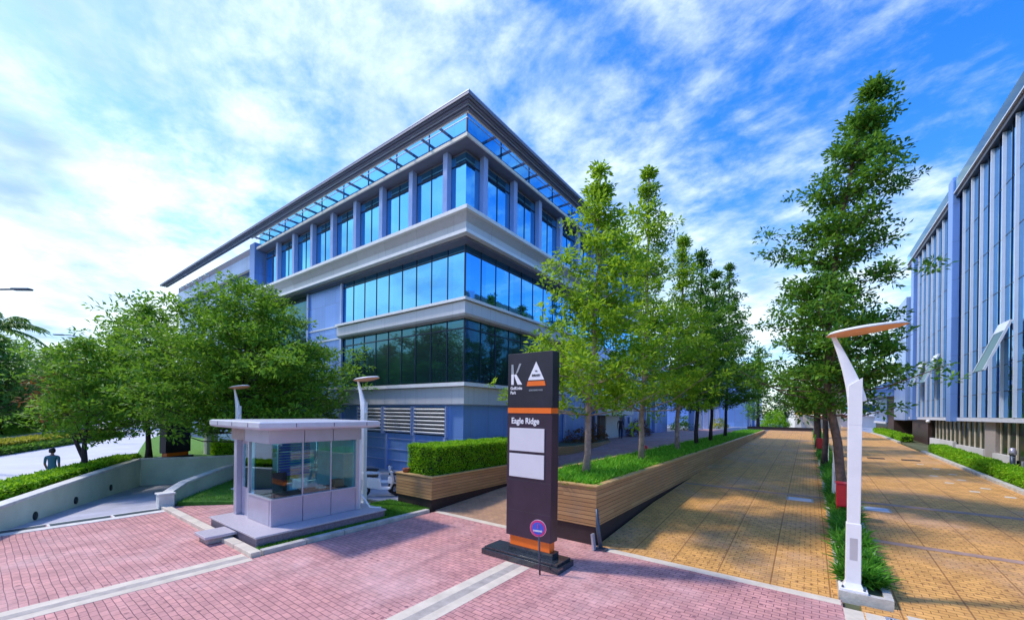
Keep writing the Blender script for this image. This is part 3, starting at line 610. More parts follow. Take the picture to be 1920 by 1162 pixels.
# wall bays next to the glass boxes
mb = MB(); mb.box(-28.3, WY-.04, 3.64, -24.02, WY+.35, 11.6); mb.build('panel_bay', 'aluL', office)
for x in (-24.05, -28.3): MB().box(x-.1, WY-.16, -.2, x+.1, WY-.045, 11.6).build('wall_fin', 'colm', office)
for z in (3.75, 4.7, 7.9, 8.7): MB().box(-28.2, WY-.09, z-.05, -24.15, WY-.042, z+.05).build('panel_joint', 'trim', office)
mb = MB(); mb.box(-36.3, WY+.05, 3.64, -28.42, WY+.35, 11.6); mb.build('dark_glazing', 'gdark', office)  # bay of dark glass between panel bay and end pier
mb = MB()
mb.box(WX-.35, 24.02, 3.64, WX+.05, 29, 8.7); mb.box(WX-.35, 35, 3.64, WX+.05, YR, 8.7); mb.box(WX-.35, 29, 7.4, WX+.05, 35, 8.7); mb.build('panel_bay', 'aluL', office)
MB().box(WX-.3, 29.02, 4.7, WX-.02, 34.98, 7.38).build('side_glazing', 'gdark', office)
mb = MB()
for k in range(1, 6): mb.box(WX-.01, 29+k-.03, 4.7, WX+.03, 29+k+.03, 7.38)
mb.build('mullions', 'mull', office)
for y in (24.05, 29.0, 35.0, 40.9): MB().box(WX+.055, y-.1, 0.9, WX+.17, y+.1, 8.7).build('wall_fin', 'colm', office)
for z in (3.7, 4.75): MB().box(WX+.052, 24.2, z-.05, WX+.1, 40.8, z+.05).build('panel_joint', 'trim', office)
# entrance
MB().box(WX+.06, 29.2, 3.15, WX+.9, 35.2, 4.5).build('entrance_canopy', 'bandlip', office, bevel=.03)
d = MB().box(WX-.1, 28.6, 1.2, WX+.07, 30.9, 3.1).build('door', 'brown', office)
MB().box(WX+.075, 29.72, 1.2, WX+.1, 29.78, 3.05).build('door_joint', 'black', d)
MB().box(WX+.03, 31.0, 1.2, WX+.1, 33.8, 3.14).build('entrance_wall', 'bandlip', office)
MB().box(WX+.07, 36.4, 2.4, WX+.11, 36.9, 3.0).build('notice', 'signwhite', office)
# louvres on the ground floor
for x0 in (-16.85, -19.45, -22.05):
    lv = thing('louvre', None, None); lv.parent = office; lv.location = Vector((x0, WY, 2.05))-Vector((WX, WY, 0)); 
    mb = MB(); mb.box(x0, WY-.03, 2.05, x0+2.35, WY-.002, 3.5); mb.build('backing', 'mull', lv)
    mb = MB()
    for k in range(7): mb.obox((x0+1.175, WY-.11, 2.18+k*.2), (2.3, .15, .035), rx=R(-35))
    mb.build('blades', 'bandlip', lv)
    MB().box(x0-.08, WY-.17, 2.0, x0-.002, WY-.004, 3.55).build('side_post', 'colm', lv); MB().box(x0+2.352, WY-.17, 2.0, x0+2.43, WY-.004, 3.55).build('side_post', 'colm', lv)
mb = MB()
for z in (.55, 1.15, 1.75): mb.box(-24, WY-.05, z-.02, -14.6, WY-.003, z+.02)
for x in (-14.6, -16.9, -19.3, -21.7): mb.box(x-.09, WY-.1, -.2, x+.09, WY-.004, 2.0)
mb.build('wall_rails', 'colm', office)
# main cornice
lsweep([(-.1, 11.6), (.72, 11.55), (.72, 11.56), (.45, 11.78), (.45, 12.2), (.86, 12.44), (-.9, 12.44)], 'cornice', 'band')
lsweep([(.45, 11.50), (.82, 11.50), (.82, 11.66), (.7, 11.68)], 'cornice_lip', 'bandlip'); lsweep([(.82, 12.43), (.98, 12.47), (.98, 12.64), (.1, 12.68), (.1, 12.45)], 'cornice_lip', 'bandlip')
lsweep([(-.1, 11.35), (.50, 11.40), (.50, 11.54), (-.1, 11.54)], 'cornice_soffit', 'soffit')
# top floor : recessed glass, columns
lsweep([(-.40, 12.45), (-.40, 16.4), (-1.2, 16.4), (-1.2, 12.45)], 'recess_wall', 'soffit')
def win(x0, x1, side):
    if side == 'L': 
        w_ = MB().box(x0, WY+.30, 12.7, x1, WY+.395, 16.1).build('window', 'gblue2', office)
        fm = MB().box(x0, WY+.27, 15.6, x1, WY+.302, 15.66).box((x0+x1)/2-.02, WY+.27, 12.7, (x0+x1)/2+.02, WY+.302, 16.1)
    else:
        w_ = MB().box(WX-.30, x0, 12.7, WX-.395, x1, 16.1).build('window', 'gblue2', office)
        fm = MB().box(WX-.27, x0, 15.6, WX-.302, x1, 15.66).box(WX-.27, (x0+x1)/2-.02, 12.7, WX-.302, (x0+x1)/2+.02, 16.1)
    fm.build('frame', 'mull', w_)
cw = lsweep([(-.30, 12.7), (-.30, 16.1), (-.395, 16.1), (-.395, 12.7)], 'corner_window', 'gblue2', xl=-15.1, yr=15.9)
MB().box(-15.1, WY+.27, 15.6, WX-.30, WY+.298, 15.64).box(WX-.30, WY+.27, 15.6, WX-.27, 15.9, 15.66).build('frame', 'mull', cw)
cxs = [-14.85-2.66*k for k in range(8)]; cys = [15.65+2.6*k for k in range(10)]
for i, x in enumerate(cxs):
    MB().box(x-.16, WY-.02, 12.62, x+.16, WY+.29, 16.42).build('column', 'colm', office, bevel=.015)
    win(x-.20-2.26 if i < 7 else -36.0, x-.20, 'L')
for i, y in enumerate(cys):
    MB().box(WX-.29, y-.16, 12.62, WX+.02, y+.16, 16.42).build('column', 'colm', office, bevel=.015)
    if i < 9: win(y+.20, y+.20+2.2, 'R')
lsweep([(.0, 16.30), (.26, 16.32), (.26, 16.46), (-.9, 16.5), (-.9, 16.30)], 'head_beam', 'soffit')
lsweep([(.26, 16.33), (.34, 16.33), (.34, 16.49), (.0, 16.52), (.26, 16.46)], 'head_lip', 'bandlip')
glazing('clerestory', 16.52, 17.898, .10, 'gblue2', XL, YR, 2.66, 16.6)
# roof canopy
lsweep([(.12, 17.9), (.12, 18.02), (-1, 18.02), (-1, 17.9)], 'roof_slab', 'trim')
can = lsweep([(.78, 17.06), (1.46, 17.06), (1.46, 17.15), (.78, 17.18)], 'roof_canopy', 'sofstrip', xl=-59)
lsweep([(1.42, 17.152), (1.51, 17.152), (1.51, 17.20), (1.42, 17.20)], 'roof_edge', 'trim', can, xl=-59)
lsweep([(1.462, 17.03), (1.50, 17.03), (1.50, 17.15), (1.462, 17.15)], 'fascia', 'strip_dark', can, xl=-59)
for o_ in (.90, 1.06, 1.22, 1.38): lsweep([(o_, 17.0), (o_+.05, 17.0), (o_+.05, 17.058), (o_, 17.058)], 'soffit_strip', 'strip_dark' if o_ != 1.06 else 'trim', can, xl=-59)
lsweep([(.70, 17.0), (.778, 17.0), (.778, 17.16), (.70, 17.16)], 'canopy_trim', 'bandlip', can, xl=-36.2)
lsweep([(.42, 17.06), (.46, 17.06), (.46, 17.10), (.42, 17.10)], 'canopy_bar', 'trim', can, xl=-36.2)
for x in np.arange(-14.6, -36, -1.33): MB().box(x-.035, WY-.698, 17.02, x+.035, WY-.11, 17.14).build('bracket', 'strip_dark', office)
for y in np.arange(15.6, 41, 1.3): MB().box(WX+.11, y-.035, 17.02, WX+.698, y+.035, 17.14).build('bracket', 'strip_dark', office)
# pier and west wing
MB().box(-37.4, WY-.45, -.2, -36.42, WY+.9, 16.9).build('end_pier', 'pier', office, bevel=.02)
MB().box(-58, WY+.1, -.2, -37.42, WY+22, 15.0).build('west_wing_wall', 'alu2', office)
MB().box(-58, WY-.15, 15.0, -37.42, WY+22, 16.3).build('west_parapet', 'alu2', office)
MB().box(-58, WY-.05, 16.31, -37.42, WY+2, 16.95).build('west_clerestory', 'soffit', office)
for x in np.arange(-48, -57, -1.9): MB().box(x-.15, WY-.45, 16.4, x+.15, WY-.18, 16.62).build('light_cowl', 'bandlip', office)
MB().box(-58, WY-.22, 14.86, -37.42, WY-.152, 15.06).build('painted_shadow_line', 'black', office)  # black strip painted in for the shadow line below the parapet
for x in (-41.5, -46): MB().box(x-.5, WY+.03, 12.6, x+.5, WY+.098, 14.0).build('small_window', 'gdark', office)
# roof body behind + back of the block
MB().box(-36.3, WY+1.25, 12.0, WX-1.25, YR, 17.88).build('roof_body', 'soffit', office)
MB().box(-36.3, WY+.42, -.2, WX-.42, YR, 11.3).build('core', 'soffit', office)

# the next blocks beyond
b2 = thing('office_building', 'lower bluish panelled block set back beyond the corner office', 'building', (-20, 50, 0))
MB().box(-36, 41.2, 0, WX-.8, 52, 11.5).build('wall', 'aluL', b2)
MB().box(WX-.79, 42, 1.2, WX-.72, 45, 8.5).build('window', 'gdark', b2)
MB().box(WX-.79, 46.2, 1.2, WX-.55, 47, 9.5).build('wall_fin', 'colm', b2)
MB().box(-36, 41.2, 11.5, WX-.5, 52, 11.9).build('roof', 'trim', b2)
b3 = thing('office_building', 'narrow pale blue end block left of the road crest', 'building', (-9, 80, 0))
MB().box(-30, 78, 1, -8.2, 104, 11.6).build('wall', 'aluL', b3); MB().box(-30.3, 77.7, 11.6, -7.9, 104.3, 12.0).build('roof', 'trim', b3)
MB().box(-8.2, 80, 1.2, -8.12, 82.5, 4.2).build('window', 'gdark', b3)
for y in (78.4, 86, 94): MB().box(-8.19, y, 1, -7.9, y+.5, 11.6).build('wall_fin', 'colm', b3)
for (x, y) in ((-9.5, 63), (-12.5, 63), (-15.5, 63)):
    pass
b4 = thing('colonnade', 'pale columned walkway between the corner office and the end block', 'walkway', (-12, 64, 1.25))
for i, y in enumerate((54.5, 59, 63.5, 68, 72.5)): MB().box(-12.2, y-.35, 1.2, -11.5, y+.35, 6.4).build('column', 'colm', b4, bevel=.03)
MB().box(-13.5, 53, 6.4, -11.2, 74, 7.0).build('roof', 'band', b4)
b5 = thing('office_building', 'white far building seen between the colonnade columns', 'building', (-32, 96, 1.2))
MB().box(-60, 92, 1.2, -34, 110, 9).build('wall', 'farwhite', b5); mb = MB()
for k in range(8): mb.box(-34, 93+k*2, 2.2, -33.95, 94.2+k*2, 8.2)
mb.build('windows', 'gdark', b5); MB().box(-60.2, 91.8, 9, -33.8, 110.2, 9.4).build('roof', 'trim', b5)

# ================================================================== EAST BUILDING
EX = 7.6; east = thing('office_building', 'long glass building with white vertical fins on the right', 'building', (EX, 40, 0))
Y0, Y1, ET = 20.3, 52.0, 17.5
MB().box(EX, Y0, 3.32, EX+16, Y1, ET-.35).build('curtain_wall', 'gright', east)
MB().box(EX-.06, Y0, 3.1, EX+16, Y1, 3.31).build('bottom_rail', 'fin', east)
MB().box(EX-.22, Y0, ET-.34, EX+16, Y1, ET-.08).build('roof_beam', 'black', east)
MB().box(EX-.32, Y0, ET-.07, EX+16, Y1, ET).build('roof_edge', 'fin', east)
MB().box(EX-.28, Y0, ET+.01, EX-.24, Y1, ET+.72).build('glass_parapet', 'cglass', east)
for k in range(-5, 15):
    y = 28.15+1.55*k
    if abs(y-37.45) < .8 or abs(y-49) < .7: continue
    MB().box(EX-.13, y-.035, 3.33, EX-.004, y+.035, ET-.36).build('fin', 'fin', east)
mb = MB()
for k in range(-10, 30):
    y = 28.15+.775*k
    if k % 2: mb.box(EX-.03, y-.015, 3.33, EX-.002, y+.015, ET-.36)
for z in np.arange(4.6, 17, 2.5): mb.box(EX-.012, Y0, z-.02, EX-.003, Y1, z+.02)
mb.box(EX-.012, Y0, 5.85, EX-.003, Y1, 5.88)
mb.build('transoms', 'mull', east)
for y, top in ((37.45, ET+1.0), (49.0, ET-.5)): MB().box(EX-.36, y-.5, 3.05, EX-.02, y+.5, top).build('pier', 'pier', east, bevel=.03)
MB().box(EX-.3, Y1+.02, 3.0, EX+14, Y1+6, 14.5).build('end_block', 'alu2', east)
# low glazing below
MB().box(EX+.45, Y0, .5, EX+15, 46, 3.08).build('low_glazing', 'glow', east)
for k in range(6, 25): MB().box(EX+.39, 20.6+k-.04, 1.3, EX+.448, 20.6+k+.04, 3.08).build('low_mullion', 'cream', east)
for (a, b) in ((24, 28.4), (29.6, 32), (33.4, 38.5), (39.2, 45.5)): MB().box(EX+.22, a, .6, EX+.40, b, zr(a)+.75).build('white_panel', 'farwhite', east)
MB().box(EX+.30, 31.9, .6, EX+.446, 33.5, 3.08).build('stone_pier', 'kioskgrey', east)
MB().box(EX+.2, 46, .5, EX+15, Y1, 3.08).build('dark_entrance', 'brown', east)
# three open windows
def open_win(y, z, L_, ang, parent, w=1.35):
    c = Vector((EX-.18-math.cos(ang)*L_/2, y, z-math.sin(ang)*L_/2)); o = MB().obox(c, (L_, w, .05), ry=-ang).build('open_window', 'gpanel', parent)
    MB().obox(c+Vector((0, -w/2-.03, 0)), (L_, .05, .09), ry=-ang).obox(c+Vector((0, w/2+.03, 0)), (L_, .05, .09), ry=-ang).obox(c+Vector((math.cos(ang)*L_/2*.8, 0, math.sin(ang)*L_/2*.8)), (L_*.2, w, .07), ry=-ang).build('sash', 'fin', o)
open_win(28.9, 7.8, 2.4, R(70), east); open_win(41.4, 7.8, 2.1, R(70), east); open_win(46.0, 7.7, 2.0, R(70), east)
MB().lathe([(.0, 0), (.12, .02), (.14, .12), (.1, .2), (0.02, .22)], (EX-.1, 44.2, 2.88), 12).build('globe_light', 'white', east)
# low wing with canopy beyond
wing = thing('entrance_wing', 'low wing with blue grey canopy and brown wall beyond the finned building', 'building', (8, 58, 1.2))
MB().box(5.6, 58.2, 5.5, 12, 72, 6.2).build('canopy', 'pier', wing)
MB().prism([(5.4, 58.1), (8, 58.1), (8, 72), (5.4, 72)], 6.22, lambda x, y: 6.3+(x-5.4)*.55).build('canopy_roof', 'pier', wing)
MB().box(7.3, 58.05, 1.0, 12, 62, 5.48).build('brown_wall', 'brown', wing)
MB().box(7.3, 62, 1.0, 12, 72, 2.6).build('low_wall', 'glow', wing); MB().box(7.2, 62.0, 2.62, 12, 72, 5.45).build('upper_wall', 'pier', wing)
MB().box(7.1, 62.1, 2.5, 7.19, 72, 2.75).build('white_rail', 'fin', wing)
fw = thing('office_building', 'white far building with rounded balconies beyond the lamp posts', 'building', (9, 100, 1.2))
MB().box(4.5, 98, 1.2, 22, 112, 7.8).build('wall', 'farwhite', fw)
for z in (3.4, 5.6): MB().box(3.8, 97.2, z, 22.5, 97.98, z+.7).build('balcony', 'white', fw); MB().box(5, 97.9, z+.8, 21, 97.99, z+1.9).build('window', 'gdark', fw)

# ================================================================== GUARD BOOTH
kb = thing('guard_booth', 'lavender metal and glass guard booth on a granite plinth', 'guard booth', (-11.9, 5.8, 0))
MB().box(-13.4, 4.05, -.05, -10.42, 7.6, .24).build('plinth', 'granite', kb)
MB().box(-13.44, 4.01, .242, -10.38, 7.64, .29).build('plinth_top', 'granitetop', kb, bevel=.01)
zd0, zd1, zg, zf = .292, .96, 2.44, 2.76
def dado(x0, y0, x1, y1): return MB().box(x0, y0, zd0, x1, y1, zd1).build('dado_panel', 'kioskpanel', kb, bevel=.008)
dado(-11.10, 4.6, -11.0, 5.395); dado(-11.10, 5.415, -11.0, 6.195); dado(-11.10, 6.215, -11.0, 7.0)
dado(-12.40, 4.6, -11.13, 4.70)
MB().box(-11.12, 4.72, zd1+.002, -10.98, 7.0, zd1+.035).box(-12.4, 4.58, zd1+.002, -10.98, 4.72, zd1+.035).build('sill', 'trim', kb)
MB().box(-11.06, 4.64, zd1+.036, -11.04, 6.98, zg).build('glass_pane', 'cglass', kb)
MB().box(-12.36, 4.64, zd1+.036, -11.08, 4.66, zg).build('glass_pane', 'cglass', kb)
for q in ((-12.46, 4.6, zd0, -12.40, 4.7, zg), (-11.07, 5.39, zd1+.036, -11.03, 5.42, zg), (-11.07, 6.19, zd1+.036, -11.03, 6.22, zg), (-11.09, 6.98, zd0, -11.0, 7.1, zg)): MB().box(*q).build('window_frame', 'trim', kb)
MB().box(-13.3, 4.55, zd0, -13.1, 4.75, zg).build('column', 'kioskpanel', kb, bevel=.01)
dr = MB().box(-13.08, 4.68, zd0, -12.48, 4.73, zg).build('door', 'kioskpanel', kb); MB().box(-12.98, 4.665, 1.1, -12.58, 4.678, 2.3).build('door_pane', 'cglass', dr); MB().tube([(-12.54, 4.65, 1.1), (-12.54, 4.65, 1.4)], .015, 8).build('handle', 'trim', dr)
MB().box(-13.3, 4.98, zd0, -13.22, 6.94, zd1).build('back_wall', 'interior', kb); MB().box(-13.27, 5.0, zd1+.01, -13.25, 6.94, zg).build('glass_pane', 'cglass', kb); MB().box(-13.3, 5.72, zd1+.002, -13.22, 5.78, zg).build('window_frame', 'trim', kb)
MB().box(-13.2, 6.95, zd0, -11.12, 7.05, zg).build('end_wall', 'interior', kb)
MB().box(-13.35, 4.5, zg, -12.42, 7.1, zf).build('fascia_stone', 'kioskgrey', kb)
for a, b in ((4.5, 5.39), (5.41, 6.2), (6.22, 7.1)): MB().box(-12.41, a, zg-.02, -10.93, b, zf).build('fascia_panel', 'kioskpanel', kb, bevel=.006)
# roof slab with curved edge
def roofring(ins, z): return [(-13.62+ins, 4.05+ins, z), (-10.35-ins, 4.05+ins, z), (-10.35-ins, 7.35-ins, z), (-13.62+ins, 7.35-ins, z)]
mb = MB(); mb.sweep([roofring(.42, 2.762), roofring(.10, 2.79), roofring(.02, 2.82), roofring(0, 2.86), roofring(0, 2.97), roofring(.05, 2.995)])
mb.build('roof', 'kioskroof', kb)
mb = MB()
for k in (4.9, 5.9, 6.9): mb.box(-10.39, k-.01, 2.86, -10.342, k+.01, 2.955)
for k in (-13, -12, -11): mb.box(k-.01, 4.042, 2.86, k+.01, 4.09, 2.955)
mb.build('roof_joint', 'granite', kb)
MB().tube([(-11.0, 7.12, .3), (-11.0, 7.12, 2.7)], .03, 8).tube([(-11.0, 7.16, .75), (-10.8, 7.35, .33), (-10.6, 7.6, .31)], .03, 8).build('downpipe', 'white', kb)
# inside the booth
dk = thing('desk', 'dark desk inside the guard booth below the long window', 'desk', (-11.4, 5.8, .3))
MB().box(-11.75, 4.9, .98, -11.15, 6.8, 1.02).build('desk_top', 'brown', dk)
for x in (-11.72, -11.2):
    for y in (4.95, 6.75): MB().box(x, y-.03, .292, x+.05, y+.03, .98).build('leg', 'dmetal', dk)
mo = thing('monitor', 'white monitor standing on the booth desk', 'monitor', (-11.45, 5.6, 1.02)); MB().box(-11.5, 5.35, 1.1, -11.45, 5.75, 1.38).build('screen', 'white', mo, bevel=.01); MB().box(-11.55, 5.5, 1.022, -11.4, 5.62, 1.1).build('stand', 'dmetal', mo)
ph = thing('telephone', 'grey telephone on the booth desk near its far end', 'telephone', (-11.4, 6.1, 1.02)); MB().box(-11.5, 6.0, 1.022, -11.3, 6.22, 1.07).build('body', 'farwhite', ph, bevel=.01); MB().box(-11.5, 6.02, 1.075, -11.44, 6.2, 1.11).build('handset', 'farwhite', ph, bevel=.01)
bx = MB().box(-11.55, 6.45, 1.022, -11.25, 6.75, 1.22).build('paper_box', 'coral', bevel=.01); tag(bx, 'small coral box at the far end of the booth desk', 'box')
ch = thing('office_chair', 'dark office chair behind the booth desk', 'chair', (-12.2, 5.4, .3)); MB().box(-12.42, 5.2, .72, -11.98, 5.64, .8).build('seat', 'rubber', ch, bevel=.03); MB().box(-12.5, 5.2, .85, -12.43, 5.64, 1.45).build('backrest', 'rubber', ch, bevel=.03); MB().tube([(-12.2, 5.42, .32), (-12.2, 5.42, .72)], .03, 8).build('post', 'dmetal', ch)
for k in range(5): a = k*1.2566; MB().obox((-12.2+.14*math.cos(a), 5.42+.14*math.sin(a), .33), (.28, .04, .04), rz=a).build('leg', 'dmetal', ch)
po = thing('wall_poster', 'white wall poster with a yellow patch inside the guard booth', 'poster', (-13.1, 5.1, 1.9)); MB().box(-13.215, 4.98, 1.55, -13.20, 5.45, 2.0).build('sheet', 'signwhite', po); MB().box(-13.2, 5.1, 1.65, -13.195, 5.32, 1.9).build('patch', 'yellow', po)
fl = thing('window_blind', 'dark blue blind on the back wall inside the guard booth', 'blind', (-13.1, 6.2, 1.8)); mb = MB()
for k in range(14): mb.obox((-13.18, 6.2, 1.25+k*.085), (.02, .95, .06), ry=R(20))
mb.build('slats', 'signblue', fl); MB().box(-13.21, 5.68, 2.4, -13.1, 6.72, 2.43).build('rail', 'bandlip', fl)

# ================================================================== LAMPS
def lamp_post(label, x, y, z, h=4.0, group='white lamp posts with tilted disc heads', rz=0.0, sc=1.0, first=None):
    if first: return dup(first, (x, y, z), label, rz, sc)
    t = thing('street_lamp', label, 'street lamp', (0, 0, 0), group)
    MB().box(-.2, -.2, 0, .2, .2, .05).build('base_plate', 'white', t, bevel=.01)
    mb = MB(); sq = lambda r, z_, dx=0: [(dx-r, -r*.8, z_), (dx+r, -r*.8, z_), (dx+r, r*.8, z_), (dx-r, r*.8, z_)]
    mb.sweep([sq(.15, .05), sq(.11, .14), sq(.105, 1.2), sq(.103, 1.21), sq(.092, 1.22), sq(.10, 3.0)]); 
    mb.sweep([sq(.10, 3.0), [(-.10, -.08, 3.72), (.10, -.08, 3.86), (.10, .08, 3.86), (-.10, .08, 3.72)]])
    mb.build('post', 'white', t, bevel=.012)
    MB().box(-.055, -.0875, .55, .055, -.083, .95).build('access_hatch', 'trim', t)
    for bx_ in (-.15, .15):
        for by_ in (-.15, .15): MB().lathe([(.018, 0), (.018, .03), (.008, .045)], (bx_, by_, .05), 8).build('bolt', 'dmetal', t)
    # twisted blade: wide at the post, narrow under the head
    st = []
    for i in range(11):
        u = i/10; zc_ = 3.35+1.32*u; w = .125*(1-u)+.045*u+.035*math.sin(math.pi*u); cx_ = .03-.36*(u**1.35); th = .075*(1-u)+.028*u; 
        w = .10*(1-u)**1.2+.035; st.append([(cx_-w, -th, zc_), (cx_+w, -th*.6, zc_+.10*(1-u)), (cx_+w, th*.6, zc_+.10*(1-u)), (cx_-w, th, zc_)])
    mb = MB(); mb.sweep(st); mb.sm = [True]*len(mb.f); mb.build('blade', 'white', t, bevel=.008)
    # leaf shaped head, tilted
    n = 28; top = []; bot = []
    tl = R(6)
    for k in range(n):
        a = 2*math.pi*k/n; lx = .58*math.cos(a); ly = .36*math.sin(a)*(1-.25*math.cos(a)); top.append((lx, ly))
    def P_(lx, ly, lz): X = .14+lx*math.cos(tl)-lz*math.sin(tl)*0; return (X, ly, 4.72+lx*math.sin(tl)+lz)
    rim = [P_(a, b, 0) for a, b in top]; up = [P_(a*.9, b*.8, .05) for a, b in top]; up2 = [P_(a*.5, b*.45, .075) for a, b in top]
    mb = MB(); vs = rim+up+up2; fs = [(i*n+k, i*n+(k+1) % n, (i+1)*n+(k+1) % n, (i+1)*n+k) for i in range(2) for k in range(n)]+[tuple(2*n+k for k in range(n))]+[tuple(range(n))]
    mb.add(vs, fs, True); hd = mb.build('lamp_head', 'white', t)
    lo = [P_(a*.985, b*.98, -.004) for a, b in top]; lo2 = [P_(a*.8, b*.7, -.035) for a, b in top]
    mb = MB(); mb.add(lo+lo2, [(k, (k+1) % n, n+(k+1) % n, n+k) for k in range(n)]+[tuple(n+k for k in range(n))], True); mb.build('reflector', 'peach', hd)
    t.location = (x, y, z); t.rotation_euler = (0, 0, rz); return t
lamp1 = lamp_post('tall white lamp post at the near tip of the median, peach disc head', .69, 9.64, .14)
lamp_post('second white lamp post in the median, behind the leaning tree trunk', .78, 17.3, .5, first=lamp1)
lamp_post('third white lamp post along the median, partly behind the leaning trunk', .78, 26.6, .8, first=lamp1)
lamp_post('white lamp post at the far corner of the guard booth', -12.55, 8.25, 0, first=lamp1, rz=R(10), sc=.93)
lamp_post('white lamp post among the tree branches left of the booth roof', -18.3, 6.4, .1, first=lamp1, rz=R(10), sc=.86)

# ================================================================== PYLON SIGN
py_ = thing('pylon_sign', 'tall black pylon sign lettered Eagle Ridge with two white plates', 'sign', (-4.60, 7.48, 0))

MB().box(-6.56, 7.04, 0, -4.25, 7.88, .13).build('base', 'blackgran', py_, bevel=.008)
MB().box(-6.50, 7.10, .132, -4.31, 7.82, .18).build('base_top', 'blackgran', py_, bevel=.006)
MB().box(-5.86, 7.33, .182, -4.56, 7.66, .30).build('plinth_block', 'blackgran', py_)
MB().box(-5.84, 7.36, .302, -4.66, 7.62, .52).build('lower_stripe', 'orange', py_)
MB().box(-5.93, 7.30, .522, -4.60, 7.66, 3.28).build('lower_panel', 'purpleblack', py_, bevel=.008)
MB().box(-5.91, 7.285, 3.282, -4.62, 7.67, 3.40).build('upper_stripe', 'orange', py_)
MB().box(-5.93, 7.30, 3.402, -4.60, 7.66, 4.62).build('head_panel', 'black', py_, bevel=.008)
for zs_ in (1.1, 1.78): MB().box(-5.925, 7.296, zs_, -4.605, 7.299, zs_+.006).build('panel_seam', 'textdark', py_)
MB().box(-5.84, 7.275, 2.44, -4.80, 7.298, 2.95).build('name_plate', 'signwhite', py_, bevel=.004)
MB().box(-5.84, 7.275, 1.86, -4.80, 7.298, 2.38).build('name_plate', 'signwhite', py_, bevel=.004)
def text(s_, size, x, z, y, m, parent, name='lettering', bold=0.0, align='LEFT', rot=0.0, ext=.004):
    cu = bpy.data.curves.new('text', 'FONT'); cu.body = s_; cu.size = size; cu.extrude = ext; cu.offset = bold; cu.align_x = align; cu.space_line = .85
    to = bpy.data.objects.new('text', cu); col.objects.link(to); bpy.context.view_layer.update()
    me = bpy.data.meshes.new_from_object(to.evaluated_get(bpy.context.evaluated_depsgraph_get())); bpy.data.objects.remove(to); bpy.data.curves.remove(cu)
    me.transform(Matrix.Translation((x, y, z)) @ Matrix.Rotation(rot, 4, 'Z') @ Matrix.Rotation(R(90), 4, 'X'))
    me.materials.clear(); me.materials.append(M[m]); o = bpy.data.objects.new(name, me); col.objects.link(o)
    if parent: o.parent = parent; o.matrix_parent_inverse = Matrix.Translation(-parent_world(parent))
    return o
text('Eagle Ridge', .185, -5.80, 3.05, 7.294, 'textwhite', py_, bold=.004)
yk = 7.292
def plate(poly, name, m, y0=yk, th=.012, parent=py_):
    mb = MB(); vs = [(x, y0, z) for x, z in poly]+[(x, y0+th, z) for x, z in poly]; n = len(poly)
    tr = tessellate_polygon([[Vector((x, z, 0)) for x, z in poly]])
    mb.add(vs, [tuple(t) for t in tr]+[tuple(n+i for i in t) for t in tr]+[(i, (i+1) % n, n+(i+1) % n, n+i) for i in range(n)]); return mb.build(name, m, parent)
kx, kz = -5.82, 3.92
plate([(kx, kz), (kx+.08, kz), (kx+.08, kz+.24), (kx, kz+.24)], 'letter_stem', 'textwhite')
plate([(kx, kz+.245), (kx+.08, kz+.245), (kx+.06, kz+.46), (kx, kz+.46)], 'letter_stem', 'textgrey')
plate([(kx+.085, kz+.22), (kx+.15, kz+.24), (kx+.20, kz+.18), (kx+.34, kz), (kx+.20, kz), (kx+.13, kz+.13)], 'letter_leg', 'textwhite')
plate([(kx+.14, kz+.25), (kx+.20, kz+.27), (kx+.31, kz+.47), (kx+.25, kz+.47)], 'letter_arm', 'textgrey')
text('GolfLinks', .095, kx-.02, kz-.11, 7.294, 'textwhite', py_, bold=.002); text('Park', .095, kx-.02, kz-.21, 7.294, 'textwhite', py_, bold=.002)
tx0 = -5.33
plate([(tx0+.03, 4.01), (tx0+.50, 4.01), (tx0+.265, 4.41)], 'triangle_emblem', 'textwhite')
plate([(tx0-.01, 3.88), (tx0+.54, 3.88), (tx0+.51, 3.985), (tx0+.02, 3.985)], 'emblem_bar', 'orange')
text('EMBASSY', .06, tx0+.265, 4.09, 7.286, 'textdark', py_, align='CENTER', bold=.002); text('THE', .04, tx0+.265, 4.19, 7.286, 'textdark', py_, align='CENTER')
text('GOLFLINKS PARK', .052, tx0+.265, 3.77, 7.29, 'textgrey', py_, align='CENTER', bold=.001)
py_.scale = (.887, .8, 1); py_.location = (-4.36, 7.48, 0)
# round sign on a post in front
rs = thing('round_sign', 'small round pink and blue sign on a dark pole before the pylon', 'sign', (-4.38, 6.95, 0))
MB().tube([(-4.36, 6.93, 0), (-4.42, 6.97, 1.02)], [.02, .018], 10).build('pole', 'dmetal', rs)
c0 = Vector((-4.43, 6.955, .93)); nrm = Vector((.25, -1, 0)).normalized()
def disc(c, r, th, m, name): return MB().tube([c, c+nrm*th], [r, r], 32, smooth=False).build(name, m, rs)
disc(c0, .175, .012, 'textwhite', 'back_plate'); disc(c0+nrm*.0125, .170, .004, 'pinkred', 'ring'); disc(c0+nrm*.017, .125, .004, 'signblue', 'disc')
an = math.atan2(.25, 1)
text('1', .13, c0.x+nrm.x*.026, .935, c0.y+nrm.y*.026, 'pinkred', rs, align='CENTER', rot=an, bold=.004, ext=.002)
text('PARKING', .045, c0.x+nrm.x*.026, .865, c0.y+nrm.y*.026, 'textwhite', rs, align='CENTER', rot=an, bold=.003, ext=.002)
